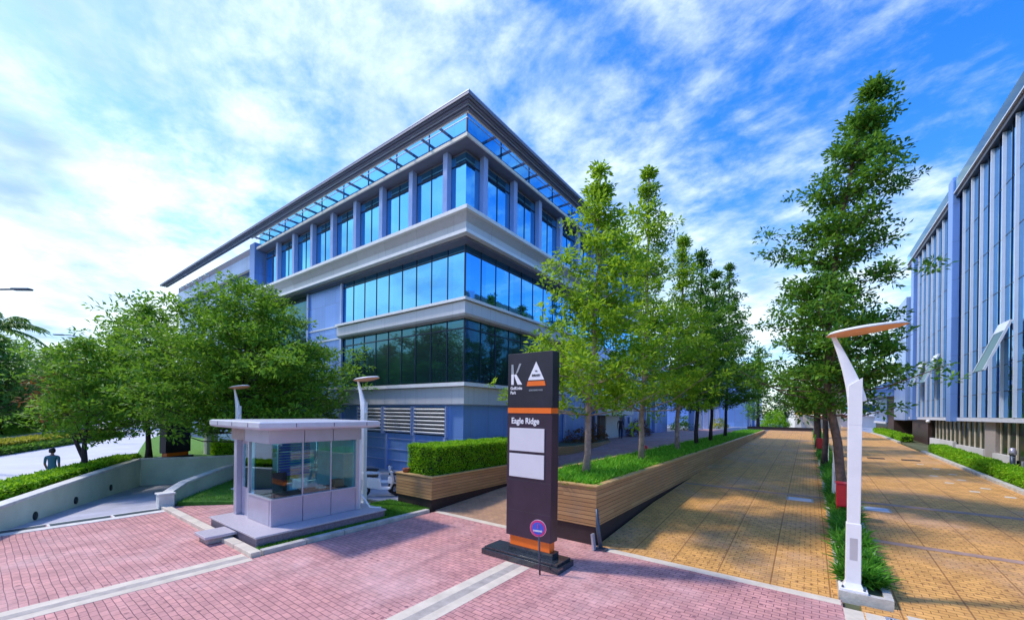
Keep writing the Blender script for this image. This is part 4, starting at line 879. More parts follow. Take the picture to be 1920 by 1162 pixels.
# leaning bar by the planter corner
lb = thing('folded_barrier', 'dark folded metal barrier leaning at the corner of the tree planter', 'barrier', (-4.0, 9.2, 0))
MB().tube([(-4.0, 9.12, .02), (-4.12, 9.2, .45), (-4.16, 9.2, .95)], [.05, .055, .035], 8).build('arm', 'dmetal', lb)
MB().obox((-4.14, 8.98, .2), (.05, .12, .38), ry=R(-8)).build('foot_plate', 'trim', lb); MB().box(-4.12, 9.02, .0, -3.85, 9.2, .05).build('hinge', 'dmetal', lb)

# ================================================================== PLANTERS
pl = thing('planter', 'long timber clad planter with strappy plants beside the road', 'planter', (-5.4, 30, 0))
zt1 = 1.50
def planter(t, x0, x1, y0, y1, zt_, zw, zbf):
    w = .12; ys = yrange(y0, y1)
    mb = MB(); mb.box(x0, y0, zw, x1, y0+w, zt_-.05).box(x1-w, y0+w, zw, x1, y1, zt_-.05).box(x0, y0+w, zw, x0+w, y1, zt_-.05).box(x0+w, y1-w, zw, x1-w, y1, zt_-.05); mb.build('timber_wall', 'wood', t)
    mb = MB(); mb.box(x0-.03, y0-.03, zt_-.048, x1+.03, y0+w+.03, zt_).box(x1-w-.03, y0+w+.03, zt_-.048, x1+.03, y1, zt_).box(x0-.03, y0+w+.03, zt_-.048, x0+w+.03, y1, zt_); mb.build('timber_cap', 'woodcap', t, bevel=.008)
    MB().box(x0+.05, y0+.05, -.3, x1-.05, y1, zw-.002).build('plinth', 'plinth', t)
    MB().box(x0+w+.002, y0+w+.002, zw+.1, x1-w-.002, y1-w-.002, zt_-.12).build('soil', 'soil', t)
planter(pl, -6.6, -4.2, 9.25, 58, zt1, .48, zr)
rng = np.random.default_rng(4)
def bedspots(x0, x1, y0, y1, z, n):
    ys = y0+(y1-y0)*rng.random(n)**1.6; return [(x0+(x1-x0)*rng.random(), y, z) for y in ys]
o = strap_plants('planter_plants', '', '', bedspots(-6.4, -4.4, 9.45, 57, zt1-.14, 2600), .29, 'blade', 6, nb=15); tag(o, kind='stuff')
pl2 = thing('planter', 'timber clad planter holding the clipped hedge', 'planter', (-10.9, 13, 0))
planter(pl2, -11.85, -10.0, 9.12, 17.5, 1.12, .36, zp)
box_hedge(-11.65, 9.45, 1.0, -10.18, 17.3, 2.08, 'bright clipped box hedge growing in the left timber planter', seed=11, dens=1100, ln=.085)
pt = thing('flower_pot', 'small terracotta pot on the corner of the hedge planter', 'pot', (-11.6, 9.25, 1.12)); MB().lathe([(.07, 0), (.12, .02), (.13, .14), (.115, .15), (.10, .15), (.09, .1)], (-11.5, 9.28, 1.121), 16).build('pot', 'terracotta', pt); MB().lathe([(.0, .10), (.095, .10)], (-11.5, 9.28, 1.121), 16).build('soil', 'soil', pt)
# median
mb = MB(); ys = yrange(9.6, 60)
strip(mb, .48, .60, [9.42]+ys, zr, .14, 1.4); strip(mb, 1.10, 1.22, [9.42]+ys, zr, .14, 1.4); mb.box(.60, 9.42, -.1, 1.10, 9.54, .14)
struct('median_kerb', mb, 'kerb')
struct('median_soil', strip(MB(), .60, 1.10, yrange(9.54, 60), zr, .08, .2), 'soil')
sp_ = []
for i in range(900):
    y = 9.95+50*rng.random()**1.7; sp_.append((rng.uniform(.6, 1.1), y, zr(y)+.08))
tag(strap_plants('median_plants', '', '', sp_, .40, 'bladedark', 7, nb=15), kind='stuff')
struct('paved_strip', MB().prism([(.80, 8.2), (1.9, 8.2), (1.9, 9.0), (.80, 9.0)], -.02, .004), 'cream')
g = thing('drain_grate', 'grey steel drain grate in front of the median', 'drain', (1.2, 8.9, 0)); mb = MB(); mb.box(1.05, 8.66, 0, 1.75, 8.70, .014).box(1.05, 8.96, 0, 1.75, 9.0, .014).box(1.05, 8.7, 0, 1.09, 8.96, .014).box(1.71, 8.7, 0, 1.75, 8.96, .014); mb.build('frame', 'trim', g); mb = MB()
for k in range(12): mb.box(1.11+k*.05, 8.7, 0, 1.135+k*.05, 8.96, .010)
mb.build('bars', 'dmetal', g)
# right hedges
box_hedge(6.5, 20, .05, 7.2, 38, .58, 'low clipped green hedge below the finned building, near one', seed=12, dens=500, ln=.11, zfun=zr, group='low hedges along the right building')
box_hedge(6.5, 48, .05, 7.2, 66, .58, 'low clipped green hedge past the dark entrance, farther one', seed=13, dens=250, ln=.15, zfun=zr, group='low hedges along the right building')

# brown shrubs by the entrance
def bush(label, x, y, z, rx, ry, rz_, m, seed, n=900, ln=.14, group=None, cat='shrub', name='shrub'):
    t = thing(name, label, cat, (x, y, z), group); r = np.random.default_rng(seed); q = r.normal(0, 1, (n, 3)); q /= np.linalg.norm(q, axis=1)[:, None]; rad = r.uniform(.6, 1.0, (n, 1))**.6
    lump = 1+.14*np.sin(q[:, :1]*7+seed)*np.cos(q[:, 1:2]*6)+.1*np.sin(q[:, 2:3]*9); P = q*rad*lump*[rx, ry, rz_]; P[:, 2] = np.abs(P[:, 2]+rz_*.15); P += [x, y, z]
    mb = MB()
    for k in range(6): a = k*1.05+seed; mb.tube([(x, y, z), (x+rx*.3*math.cos(a), y+ry*.3*math.sin(a), z+rz_*.5), (x+rx*.6*math.cos(a), y+ry*.6*math.sin(a), z+rz_*.85)], [.03, .02, .01], 5)
    mb.build('stems', 'bark', t); d = q+[0, 0, .3]+r.normal(0, .4, (n, 3)); leaf_mesh('leaves', P, d, ln*r.uniform(.6, 1.3, n), ln*r.uniform(.4, .65, n), m, t, r); return t
bush('red brown shrub by the pylon end of the entrance bed', -12.4, 24.6, 1.0, 1.0, 1.9, 1.0, 'leafred', 21, 1400)
bush('red brown shrub just left of the brown entrance door', -12.5, 27.6, 1.1, .8, 1.1, 1.1, 'leafred', 22, 900)
bush('dark red shrub right of the entrance', -12.4, 36.4, 1.25, .8, 2.2, 1.2, 'leafred', 23, 1400)
bush('dark green shrub beyond the corner office', -13.0, 55.5, 1.25, 1.6, 2.5, 1.5, 'leafB', 24, 1200, .25)
bush('yellow green shrub below the colonnade', -10.6, 66, 1.25, 1.2, 2.0, 1.2, 'leafyellow', 25, 900, .22)
bush('round bright yellow green bush at the road crest', -4.0, 72, 1.25, 1.7, 1.4, 2.3, 'leafhedge', 26, 4500, .22)
bd = thing('planter', 'low curved brown brick bed below the red brown shrubs', 'planter', (-11.9, 24, 1)); MB().prism([(-13.3, 19.4), (-11.9, 19.6), (-11.2, 21.5), (-11.3, 25.5), (-11.7, 28.2), (-13.3, 28.2)], .6, 1.32).build('brick_wall', 'terracotta' if False else 'wood', bd); MB().prism([(-13.2, 19.5), (-12.0, 19.75), (-11.35, 21.6), (-11.45, 25.4), (-11.85, 28.0), (-13.2, 28.0)], 1.322, 1.35).build('soil', 'soil', bd)
bo = thing('bollard', 'white bollard by the brown bed near the pylon', 'bollard', (-11.0, 23.2, zp(23.2))); MB().lathe([(.07, 0), (.07, .85), (.05, .9), (.0, .91)], (-11.0, 23.2, zp(23.2)), 12).build('post', 'white', bo)
bo = thing('bollard', 'slim dark bollard with violet cap before the right glazing', 'bollard', (7.5, 28.0, .7)); MB().lathe([(.09, 0), (.09, .95)], (7.45, 28.0, .7), 12).build('post', 'dmetal', bo); MB().lathe([(.12, 0), (.13, .12), (.09, .3), (.0, .33)], (7.45, 28.0, 1.65), 12).build('cap', 'kioskpanel', bo)
bo = thing('spotlight', 'small red spotlight on the planter edge between second and third trees', 'light', (-6.55, 21, zt1)); MB().box(-6.75, 20.9, zt1-.3, -6.5, 21.3, zt1+.02).build('box', 'coral', bo); MB().lathe([(.05, 0), (.12, .06), (.12, .25), (.05, .3)], (-6.7, 20.6, zt1-.1), 12).build('head', 'red', bo)

# red boxes in the median
def redbox(label, x, y, z):
    t = thing('utility_box', label, 'box', (x, y, z), 'red boxes standing in the median')
    MB().box(x-.16, y-.2, z+.3, x+.16, y+.2, z+.95).build('body', 'red', t, bevel=.03); MB().prism([(x-.18, y-.22), (x+.18, y-.22), (x+.18, y+.22), (x-.18, y+.22)], z+.952, lambda a, b: z+1.02-(abs(a-x)*.25)).build('lid', 'red', t, bevel=.01)
    for dx in (-.12, .12): MB().box(x+dx-.025, y-.03, z, x+dx+.025, y+.03, z+.3).build('leg', 'red', t)
    return t
redbox('red utility box in the median right beside the near lamp post', .84, 15.0, zr(15)+.08); redbox('smaller looking red utility box farther up the median', .62, 33.0, zr(33)+.08)

# small things on the right road
for k, x in enumerate((1.7, 3.3, 4.8)):
    h = thing('speed_hump', 'dark rubber hump strip on the right road, ' + ('beside the near lamp post', 'between its two neighbours', 'nearest the right hedge')[k], 'speed hump', (x, 32.3, zr(32.3)), 'dark hump strips across the right road')
    z = zr(32.3); MB().sweep([[(x-.4, 32.2, z-.02), (x+.4, 32.2, z-.02)], [(x-.38, 32.27, z+.05), (x+.38, 32.27, z+.05)], [(x-.38, 32.43, z+.055), (x+.38, 32.43, z+.055)], [(x-.4, 32.5, z-.02), (x+.4, 32.5, z-.02)]], closed=False).build('strip', 'rubber', h)
mb = MB(); r2 = random.Random(5)
for (px_, py2) in ((4.9, 30.6), (5.2, 28.9), (5.4, 27), (4.6, 26), (5.3, 25.2), (4.7, 24), (5.5, 23.2), (5.0, 22.2), (5.7, 21.6)):
    zz = zr(py2)+.008; a = .16; mb.add([(px_-a, py2-a*.8, zr(py2-a)+.008), (px_+a*.7, py2-a, zr(py2-a)+.008), (px_+a, py2+a*.6, zz+.003), (px_-a*.5, py2+a, zz+.004)], [(0, 1, 2, 3)])
struct('road_marking', mb, 'cream')
for (lab, x, y, w) in (('grey access cover in the left lane of the brown road', -.2, 17.1, .38), ('grey access cover in the right road behind the near lamp post', 1.75, 16.9, .34)):
    h = thing('access_cover', lab, 'access cover', (x, y, zr(y))); zz = lambda a, b: zr(b)+.012; MB().prism([(x-w, y-.3), (x+w, y-.3), (x+w, y+.3), (x-w, y+.3)], lambda a, b: zr(b)-.05, zz).build('frame', 'gutter', h); MB().prism([(x-w+.06, y-.24), (x+w-.06, y-.24), (x+w-.06, y+.24), (x-w+.06, y+.24)], lambda a, b: zr(b)+.0, lambda a, b: zr(b)+.018).build('lid', 'concrete_road', h)

# far end of the road
lwall = thing('low_wall', 'low dark wall across the top end of the road', 'wall', (-2, 67, 1.25)); MB().box(-7.0, 66.4, 1.2, .6, 66.8, 1.66).build('wall', 'plinth', lwall); MB().box(-7.0, 66.35, 1.661, .6, 66.85, 1.70).build('coping', 'black', lwall)
def umbrella(label, x, y, z, r, h, m):
    t = thing('parasol', label, 'parasol', (x, y, z)); MB().tube([(x, y, z), (x, y, z+h)], .04, 8).build('pole', 'white', t)
    n = 8; vs = [(x, y, z+h+.15)]+[(x+r*math.cos(2*math.pi*k/n), y+r*math.sin(2*math.pi*k/n), z+h-.55) for k in range(n)]+[(x+r*math.cos(2*math.pi*k/n), y+r*math.sin(2*math.pi*k/n), z+h-.8) for k in range(n)]
    MB().add(vs, [(0, 1+k, 1+(k+1) % n) for k in range(n)]+[(1+k, 9+k, 9+(k+1) % n, 1+(k+1) % n) for k in range(n)]).build('canopy', m, t)
    return t
umbrella('yellow parasol beyond the top end of the road', .2, 74, 1.25, 1.9, 3.0, 'yellow'); umbrella('coral parasol right of the median far away', 3.2, 76, 1.25, 1.7, 2.6, 'coral')
umbrella('teal parasol behind the coral one', 3.2, 84, 1.25, 2.4, 3.9, 'teal')
wt = thing('tent', 'pointed white tent between the bush and the yellow parasol', 'tent', (-1.7, 75, 1.25)); vs = [(-1.6, 76, 6.0)]+[(-1.6+1.3*math.cos(a), 76+1.3*math.sin(a), 1.25) for a in np.arange(0, 6.28, .785)]
MB().add(vs, [(0, 1+k, 1+(k+1) % 8) for k in range(8)]).build('canvas', 'canvas', wt); MB().tube([(-1.6, 76, 1.25), (-1.6, 76, 6.3)], .05, 8).build('pole', 'white', wt)
tb = thing('stall', 'teal roofed stall behind the yellow parasol', 'stall', (.5, 84, 1.25)); MB().box(-1.2, 83, 4.2, 3.2, 86, 6.4).build('roof', 'teal', tb); 
for x in (-1.1, 3.05):
    for y in (83.1, 85.8): MB().box(x, y, 1.25, x+.12, y+.12, 4.2).build('post', 'white', tb)
MB().box(-1, 85.9, 1.25, 3, 86, 3.4).build('counter', 'cream', tb)

# ================================================================== TREES
G1 = 'mast trees in the timber planter'
specs = [  # y, top, crownbase, maxr, label, seed, mat
 (11.1, 10.6, 4.2, 2.3, 'nearest bright green planter tree, just right of the pylon', 31, 'leafA'),
 (16.1, 13.0, 4.4, 2.4, 'second tree of the planter row counted from the pylon', 32, 'leafA'),
 (21.6, 12.4, 4.6, 2.3, 'third tree of the planter row, slimmer pointed top', 33, 'leafA'),
 (26.0, 13.2, 4.6, 2.5, 'fourth tree of the planter row, dark trunk', 34, 'leafB'),
 (30.5, 13.4, 4.8, 2.5, 'fifth tree of the planter row, half hidden by its neighbours', 35, 'leafB'),
 (36.5, 15.6, 4.9, 3.0, 'last tall dark tree at the far end of the planter row', 36, 'leafB')]
for (y, top, cb_, mr_, lab, sd, lm) in specs:
    z0 = zt1-.15; cb_ -= z0; top_ = top-z0; rr = random.Random(sd)
    lx = 0.25 if y < 12 else 0.1
    tr_ = [(0, 0, 0), (lx*.5, 0, 2.5), (lx, 0.05, 4.5), (lx+.05, .1, 8), (lx+.05, .1, top_)]
    H_ = top_-cb_
    cr_ = [(cb_-.5, .8*mr_), (cb_+.1*H_, mr_), (cb_+.3*H_, mr_*.93), (cb_+.5*H_, mr_*.66), (cb_+.62*H_, mr_*.42), (cb_+.8*H_, mr_*.34), (top_-.3, .16), (top_, .08)]
    tree('mast_tree', lab, (-5.4, y, z0), tr_, .11 if y > 12 else .10, cr_, 105 if y < 23 else 90, lm, 'barkpale' if y < 23 else 'barkdark', sd, G1, ln=.155 if y < 23 else .21, per=46 if y < 23 else 34, flat=.6, clump=.31, elev=(.2, .7), lobes=.5, layer=.75)
G2 = 'trees along the median'
z = zr(16.4)+.1
tree('mast_tree', 'tallest dark median tree with a leaning trunk, behind the near lamp post', (.98, 16.4, z), [(0, 0, 0), (-.25, 0, 2.0), (-.5, 0, 4.0), (-.45, 0, 6.8), (-.2, 0, 9.0), (.1, 0, 11.0), (.6, 0, 12.9)], .13,
     [(3.2, 1.3), (3.8, 1.75), (4.8, 1.95), (6.2, 1.95), (7.6, 1.85), (9.2, 1.5), (10.6, 1.05), (11.4, .75), (12.0, .5), (12.9, .2)], 185, 'leafB', 'bark', 41, G2, ln=.16, per=48, flat=.5, clump=.34, elev=(.1, .5), lobes=.5, layer=.95)
z = zr(24)+.1
tree('mast_tree', 'second median tree, low dark crown above the red box', (.70, 25.5, z), [(0, 0, 0), (0, 0, 3), (.0, 0, 9.5)], .13, [(3.0, 1.6), (4.0, 2.2), (6, 2.1), (8, 1.3), (9.5, .2)], 80, 'leafB', 'barkdark', 42, G2, ln=.25, per=15, flat=.55, clump=.36, elev=(.1, .5), lobes=.4)
z = zr(36)+.1
tree('mast_tree', 'third median tree, small and farther up the road', (.60, 36, z), [(0, 0, 0), (0, 0, 3), (.1, 0, 8)], .16, [(2.6, 1.8), (3.6, 2.4), (5.5, 2.1), (7, 1.2), (8, .2)], 60, 'leafB', 'barkdark', 43, G2, ln=.28, per=15, flat=.55, clump=.4, lobes=.3)
tree('mast_tree', 'farthest median tree by the parasols', (.60, 50, 1.1), [(0, 0, 0), (0, 0, 3), (.1, 0, 7.5)], .16, [(3, 1.8), (3.8, 2.5), (5.5, 2.2), (6.6, 1.2), (7.5, .2)], 50, 'leafB', 'barkdark', 44, G2, ln=.34, per=14, flat=.55, clump=.45)
tree('background_tree', 'dark slim tree beside the narrow end block', (-6.5, 76, 1.2), [(0, 0, 0), (0, 0, 5), (0, 0, 13)], .25, [(1.5, 1.2), (3.5, 2.4), (6, 1.5), (9, 1.3), (12, .9), (13, .2)], 90, 'leafB', 'barkdark', 45, ln=.4, per=15, clump=.6)
tree('background_tree', 'round tree behind the white tent', (-3.5, 92, 1.2), [(0, 0, 0), (0, 0, 3), (0, 0, 8)], .25, [(2, 2.0), (4, 3.2), (6, 3), (8, .6)], 60, 'leafD', 'bark', 46, ln=.45, per=14, clump=.7)
tree('background_tree', 'tree behind the white far building', (8, 118, 1.2), [(0, 0, 0), (0, 0, 4), (0, 0, 12)], .3, [(3, 3), (6, 5), (9, 4.5), (12, 1)], 70, 'leafD', 'bark', 47, ln=.6, per=14, clump=1.0)
# left spreading trees
G3 = 'spreading trees along the left edge'
tree('spreading_tree', 'largest spreading tree in front of the west wing, beside the booth', (-21.6, 7.9, .1), [(0, 0, 0), (.15, -.1, .8), (-.35, -.1, 2.2), (-.3, 0, 4), (-.4, 0, 9.0)], .14,
     [(2.3, 2.6), (3.2, 4.0), (4.6, 4.7), (6.4, 4.5), (8.0, 3.0), (9.2, .9)], 175, 'leafC', 'barkdark', 51, G3, ln=.20, per=46, flat=.42, clump=.50, elev=(.05, .4), lobes=.35, limb_from=1.4)
tree('spreading_tree', 'slim trunked tree behind the hedge above the ramp wall', (-25.2, 3.0, .0), [(0, 0, 0), (.1, 0, 1.5), (-.2, .1, 3.2), (0, 0, 6.0)], .15,
     [(2.1, 1.6), (2.8, 2.3), (4.0, 2.5), (5.2, 1.7), (6.2, .5)], 80, 'leafC', 'barkdark', 52, G3, ln=.20, per=40, flat=.35, clump=.48, elev=(.05, .4), lobes=.3, limb_from=1.1)
tree('spreading_tree', 'forked tree between the second pylon and the slim trunked tree', (-30.3, 6.1, .3), [(0, 0, 0), (.2, 0, 1.0), (-.3, 0, 3.2), (0, 0, 8.6)], .16,
     [(2.3, 2.2), (3.6, 3.2), (5.6, 3.2), (7.4, 2.0), (8.8, .5)], 120, 'leafC', 'barkdark', 53, G3, ln=.23, per=40, flat=.35, clump=.55, elev=(.05, .4), lobes=.3, limb_from=1.0)
tree('spreading_tree', 'dark tree close to the west wing wall behind the second pylon', (-33, 12.0, .3), [(0, 0, 0), (0, 0, 3), (0, 0, 9.4)], .2,
     [(2.5, 3.0), (4, 4.2), (6.5, 4.2), (8.6, 2.6), (9.8, .6)], 90, 'leafB', 'barkdark', 54, G3, ln=.32, per=16, flat=.4, clump=.6, elev=(.05, .4))
tree('spreading_tree', 'dark tree right behind the booth roof by the building', (-24.5, 12.3, .1), [(0, 0, 0), (0, 0, 3), (0, 0, 6.8)], .16,
     [(2.4, 2.0), (3.4, 3.0), (5, 2.9), (6.4, 1.6), (7.2, .4)], 80, 'leafB', 'barkdark', 55, G3, ln=.28, per=16, flat=.4, clump=.5, elev=(.05, .4))
G4 = 'trees on the grass bank across the street'
for i, (x, y, h, r, lm, lab) in enumerate([(-62, 1.2, 8.5, 4.0, 'leafD', 'bluish green tree at the left edge beyond the street'), (-74, 6.5, 8.6, 5.5, 'leafD', 'broad tree on the bank beyond the slim trunked tree'),
        (-90, 14, 13, 7, 'leafC', 'tree on the bank behind the pylon tree'), (-100, 24, 14, 8, 'leafD', 'far tree showing left of the west wing'), (-66, -5, 8.5, 4, 'leafC', 'leafy tree just outside the left edge of the bank'),
        (-88, 4, 10.5, 7, 'leafC', 'tall tree on the crest of the grass bank'), (-110, 12, 13.5, 9, 'leafD', 'tallest far tree on the crest of the bank'), (-50, 21, 8.5, 3.6, 'leafC', 'tree by the street at the west wing corner')]):
    hh = 1.5 if x < -60 else 0
    tree('bank_tree', lab, (x, y, hh), [(0, 0, 0), (0, 0, h*.4), (0, 0, h)], .28, [(h*.12, r*.6), (h*.3, r*.95), (h*.55, r), (h*.8, r*.65), (h, r*.12)], 90, lm, 'bark', 60+i, G4, ln=.55, per=18, flat=.6, clump=r*.20, elev=(.1, .6), lobes=.3)
tree('red_flower_tree', 'tree with red brown leaves at the edge of the slim trunked crown', (-27.6, 3.5, 0), [(0, 0, 0), (-.5, -.4, 1.6), (-1.6, -1.2, 4.9)], .1, [(2.4, .9), (3.3, 1.4), (4.2, 1.1), (4.9, .3)], 40, 'leafred', 'barkdark', 77, ln=.2, per=14, clump=.35)
# palm fronds at the left edge
pm = thing('palm_tree', 'palm with drooping blue green fronds at the left edge', 'palm', (-73, 1.7, 1)); rng = np.random.default_rng(80)
MB().tube([(-73, 1.7, 0), (-73.2, 1.8, 6), (-73, 1.7, 12)], [.32, .24, .2], 10).build('trunk', 'bark', pm)
P = []; D = []; Ls = []; W = []
for k in range(26):
    az = rng.uniform(0, 6.28); el = rng.uniform(-.1, 1.2); Lf = rng.uniform(4.2, 5.6); p0 = np.array([-73, 1.7, 12])
    for s_ in np.linspace(.12, 1, 26):
        dx = Lf*s_*math.cos(el)*(1-.1*s_); dz = Lf*s_*math.sin(el)-2.6*s_*s_; q = p0+[dx*math.cos(az), dx*math.sin(az), dz]
        for sd_ in (-1, 1):
            P.append(q); D.append([math.cos(az)*.6-sd_*math.sin(az), math.sin(az)*.6+sd_*math.cos(az), -.35]); Ls.append(1.3*(1-.5*abs(s_-.5))); W.append(.15)
leaf_mesh('crown', np.array(P), np.array(D), np.array(Ls), np.array(W), 'leafD', pm, rng, curl=.3)

# hedges on the left
line_hedge((-17.6, -.75), (-28.6, 5.0), .9, .0, .82, 'long bright hedge behind the pale green ramp wall', dens=420, ln=.13, seed=81)
line_hedge((-40.5, -1.2), (-64.0, 9.4), 1.3, .0, .75, 'yellow green hedge on the street median', m='leafyellow', dens=120, ln=.25, seed=82)
tag(line_hedge((-40.5, -.75), (-64.0, 10.0), 1.5, -.0, .4, 'dark green hedge at the foot of the yellow median hedge', m='leafB', dens=90, ln=.25, seed=83))
line_hedge((-24.8, 10.0), (-30.5, 9.6), .9, .3, 1.15, 'clipped hedge on the lawn right of the second pylon', dens=160, ln=.2, seed=84)
line_hedge((-69.5, 1.5), (-96, 9.8), 1.6, .2, 3.0, 'tall leafy hedge at the foot of the grass bank', m='leafC', dens=60, ln=.45, seed=85)
line_hedge((-56, -8), (-69.5, 1.2), 1.6, .2, 2.6, 'olive hedge on the bank at the left edge', m='leafyellow', dens=60, ln=.4, seed=86)

# second pylon
p2 = thing('pylon_sign', 'second dark pylon sign with orange foot beyond the ramp', 'sign', (-28.9, 7.0, .4)); a2 = R(-60)
def pb(z0, z1, w, d, n, m): MB().obox((-28.9, 7.0, (z0+z1)/2), (w, d, z1-z0), rz=a2).build(n, m, p2, bevel=.01)
pb(.38, .60, 1.7, .6, 'base', 'black'); pb(.602, .80, 1.3, .34, 'lower_stripe', 'orange'); pb(.802, 3.1, 1.5, .4, 'lower_panel', 'black'); pb(3.102, 3.25, 1.46, .42, 'upper_stripe', 'orange'); pb(3.252, 4.6, 1.5, .4, 'head_panel', 'black')
rb = thing('notice_board', 'small red notice board on two legs beside the second pylon', 'sign', (-31.5, 7.3, .35)); MB().obox((-32.2, 7.6, 1.5), (.7, .06, .75), rz=R(60)).build('board', 'red', rb)
for s_ in (-.25, .25): MB().tube([(-32.2+s_*.5, 7.6+s_*.87, .3), (-32.2+s_*.5, 7.6+s_*.87, 1.15)], .025, 6).build('leg', 'dmetal', rb)
gp = thing('gate_pillar', 'white gate pillar right of the second pylon', 'pillar', (-31, 9.2, .35)); MB().box(-31.3, 9.0, .3, -30.7, 9.6, 2.4).build('shaft', 'farwhite', gp, bevel=.02); MB().box(-31.38, 8.92, 2.4, -30.62, 9.68, 2.5).build('cap', 'white', gp)
# overhead street light arms
def mastlight(label, x, y, h, L_, ang):
    t = thing('street_light', label, 'street light', (x, y, 0), 'tall street lights on the far street'); c, s_ = math.cos(ang), math.sin(ang)
    MB().tube([(x, y, 0), (x, y, h*.6), (x, y, h)], [.11, .08, .06], 10).build('pole', 'dmetal', t)
    MB().tube([(x, y, h-.05), (x+c*L_*.5, y+s_*L_*.5, h+.18), (x+c*L_, y+s_*L_, h+.2)], [.06, .05, .04], 8).build('arm', 'dmetal', t)
    MB().obox((x+c*(L_+.35), y+s_*(L_+.35), h+.2), (.9, .26, .1), rz=ang).build('lamp_head', 'dmetal', t, bevel=.03)
mastlight('street light arm reaching in at the left edge of the sky', -33.9, -0.2, 8.9, 2.6, math.atan2(2.1, 2.9))
mastlight('farther street light above the left tree tops', -55.6, 6.2, 9.9, 1.6, math.atan2(-1.3, -1.7))

# ================================================================== PEOPLE
def person(label, loc, rz, shirt, trousers, pose='walk', h=1.72):
    t = thing('person', label, 'person', (0, 0, 0)); s = h/1.75
    J = [((0, 0, .96), .13, .10), ((0, 0, 1.12), .125, .09), ((0, 0, 1.30), .155, .10), ((0, 0, 1.43), .12, .08), ((0, .0, 1.50), .05, .05), ((0, .015, 1.57), .055, .06)]
    E = [(0, 1), (1, 2), (2, 3), (3, 4), (4, 5)]
    st = .20 if pose == 'walk' else .04
    def chain(pts, root):
        prev = root
        for p, a, b in pts: J.append((p, a, b)); E.append((prev, len(J)-1)); prev = len(J)-1
        return prev
    for sd in (-1, 1):
        f = sd*st
        chain([((sd*.09, 0, .90), .085, .09), ((sd*.10, f*.45+.03, .50), .058, .06), ((sd*.10, f-.03, .10), .038, .04), ((sd*.105, f+.03, .045), .035, .035), ((sd*.11, f+.14, .03), .035, .025)], 0)
        e = chain([((sd*.19, 0, 1.42), .055, .055), ((sd*.235, -f*.25-.02, 1.14), .04, .04), ((sd*.24, -f*.6+.07, .90), .028, .028), ((sd*.24, -f*.6+.09, .84), .034, .018)], 3)
        for q, (dx, ln_) in enumerate(((-.028, .085), (-.010, .10), (.010, .095), (.028, .075))): chain([((sd*.24, -f*.6+.09+dx, .80), .009, .009), ((sd*.235, -f*.6+.10+dx, .80-ln_*.55), .008, .008), ((sd*.222, -f*.6+.105+dx, .80-ln_), .007, .007)], e)
        chain([((sd*.235, -f*.6+.125, .83), .010, .010), ((sd*.23, -f*.6+.15, .79), .008, .008)], e)
    me = bpy.data.meshes.new('body'); me.from_pydata([tuple(c*s for c in j[0]) for j in J], E, []); o = bpy.data.objects.new('body', me); col.objects.link(o)
    sk = o.modifiers.new('skin', 'SKIN'); 
    for i, j in enumerate(J): me.skin_vertices[0].data[i].radius = (j[1]*s, j[2]*s)
    me.skin_vertices[0].data[0].use_root = True; sb = o.modifiers.new('sub', 'SUBSURF'); sb.levels = 1; sb.render_levels = 1
    bpy.context.view_layer.update(); m2 = bpy.data.meshes.new_from_object(o.evaluated_get(bpy.context.evaluated_depsgraph_get())); bpy.data.objects.remove(o); m2.materials.clear()
    for k in ('skin', shirt, trousers, 'rubber'): m2.materials.append(M[k])
    bm = bmesh.new(); bm.from_mesh(m2)
    # head joined into the same mesh
    hb = bmesh.ops.create_uvsphere(bm, u_segments=20, v_segments=14, radius=1)['verts']
    for v in hb:
        x, y, z = v.co; fr = max(0, y); z2 = z*.118; nose = .022*math.exp(-((x/.16)**2+((z+.08)/.22)**2))*(1 if y > .5 else 0); eye = -.008*math.exp(-(((abs(x)-.38)/.14)**2+((z-.08)/.12)**2))*(1 if y > .3 else 0); mouth = -.005*math.exp(-((x/.3)**2+((z+.42)/.07)**2))*(1 if y > .3 else 0)
        ear = .014*math.exp(-((y/.2)**2+((z)/.22)**2)) if abs(x) > .85 else 0
        jaw = 1-.28*max(0, -z); v.co = Vector(((x*.076+(ear if x > 0 else -ear))*jaw*s, (y*.094*jaw+nose+eye+mouth+.02)*s, (1.64+z2)*s))
    for f in bm.faces:
        c = f.calc_center_median(); z = c.z/s; f.smooth = True
        arm = abs(c.x) > .17*s and z < 1.2
        f.material_index = 0 if (z > 1.47 or (arm and z < 1.16)) else (1 if (z > .93) else 2)
        if z < .075: f.material_index = 3
    bm.to_mesh(m2); bm.free()
    b = bpy.data.objects.new('body', m2); col.objects.link(b); b.parent = t
    mb = MB(); n = 16; pr = [(.001, .128), (.04, .122), (.068, .095), (.083, .05), (.084, .0), (.07, -.05)]
    vs = [(r*math.cos(2*math.pi*k/n)*s, (.008+r*1.2*math.sin(2*math.pi*k/n)-(.012 if z_ < .06 else 0))*s, (1.645+z_)*s) for r, z_ in pr for k in range(n)]
    fs = [(i*n+k, i*n+(k+1) % n, (i+1)*n+(k+1) % n, (i+1)*n+k) for i in range(len(pr)-1) for k in range(n) if not (i >= 2 and 1 <= k <= 6)]
    mb.add(vs, fs, True); hr = mb.build('hair', 'hair', t); sm_ = hr.modifiers.new('solid', 'SOLIDIFY'); sm_.thickness = .012; sm_.offset = 1
    t.location = loc; t.rotation_euler = (0, 0, rz); return t
person('person in teal top and dark trousers walking behind the left hedge', (-24.3, 2.0, -.1), R(60), 'tealshirt', 'darkcloth', 'walk', 1.72)
person('person in dark clothes standing by the office entrance', (-12.3, 31.6, zp(31.6)), R(200), 'darkcloth', 'darkcloth', 'stand', 1.74)

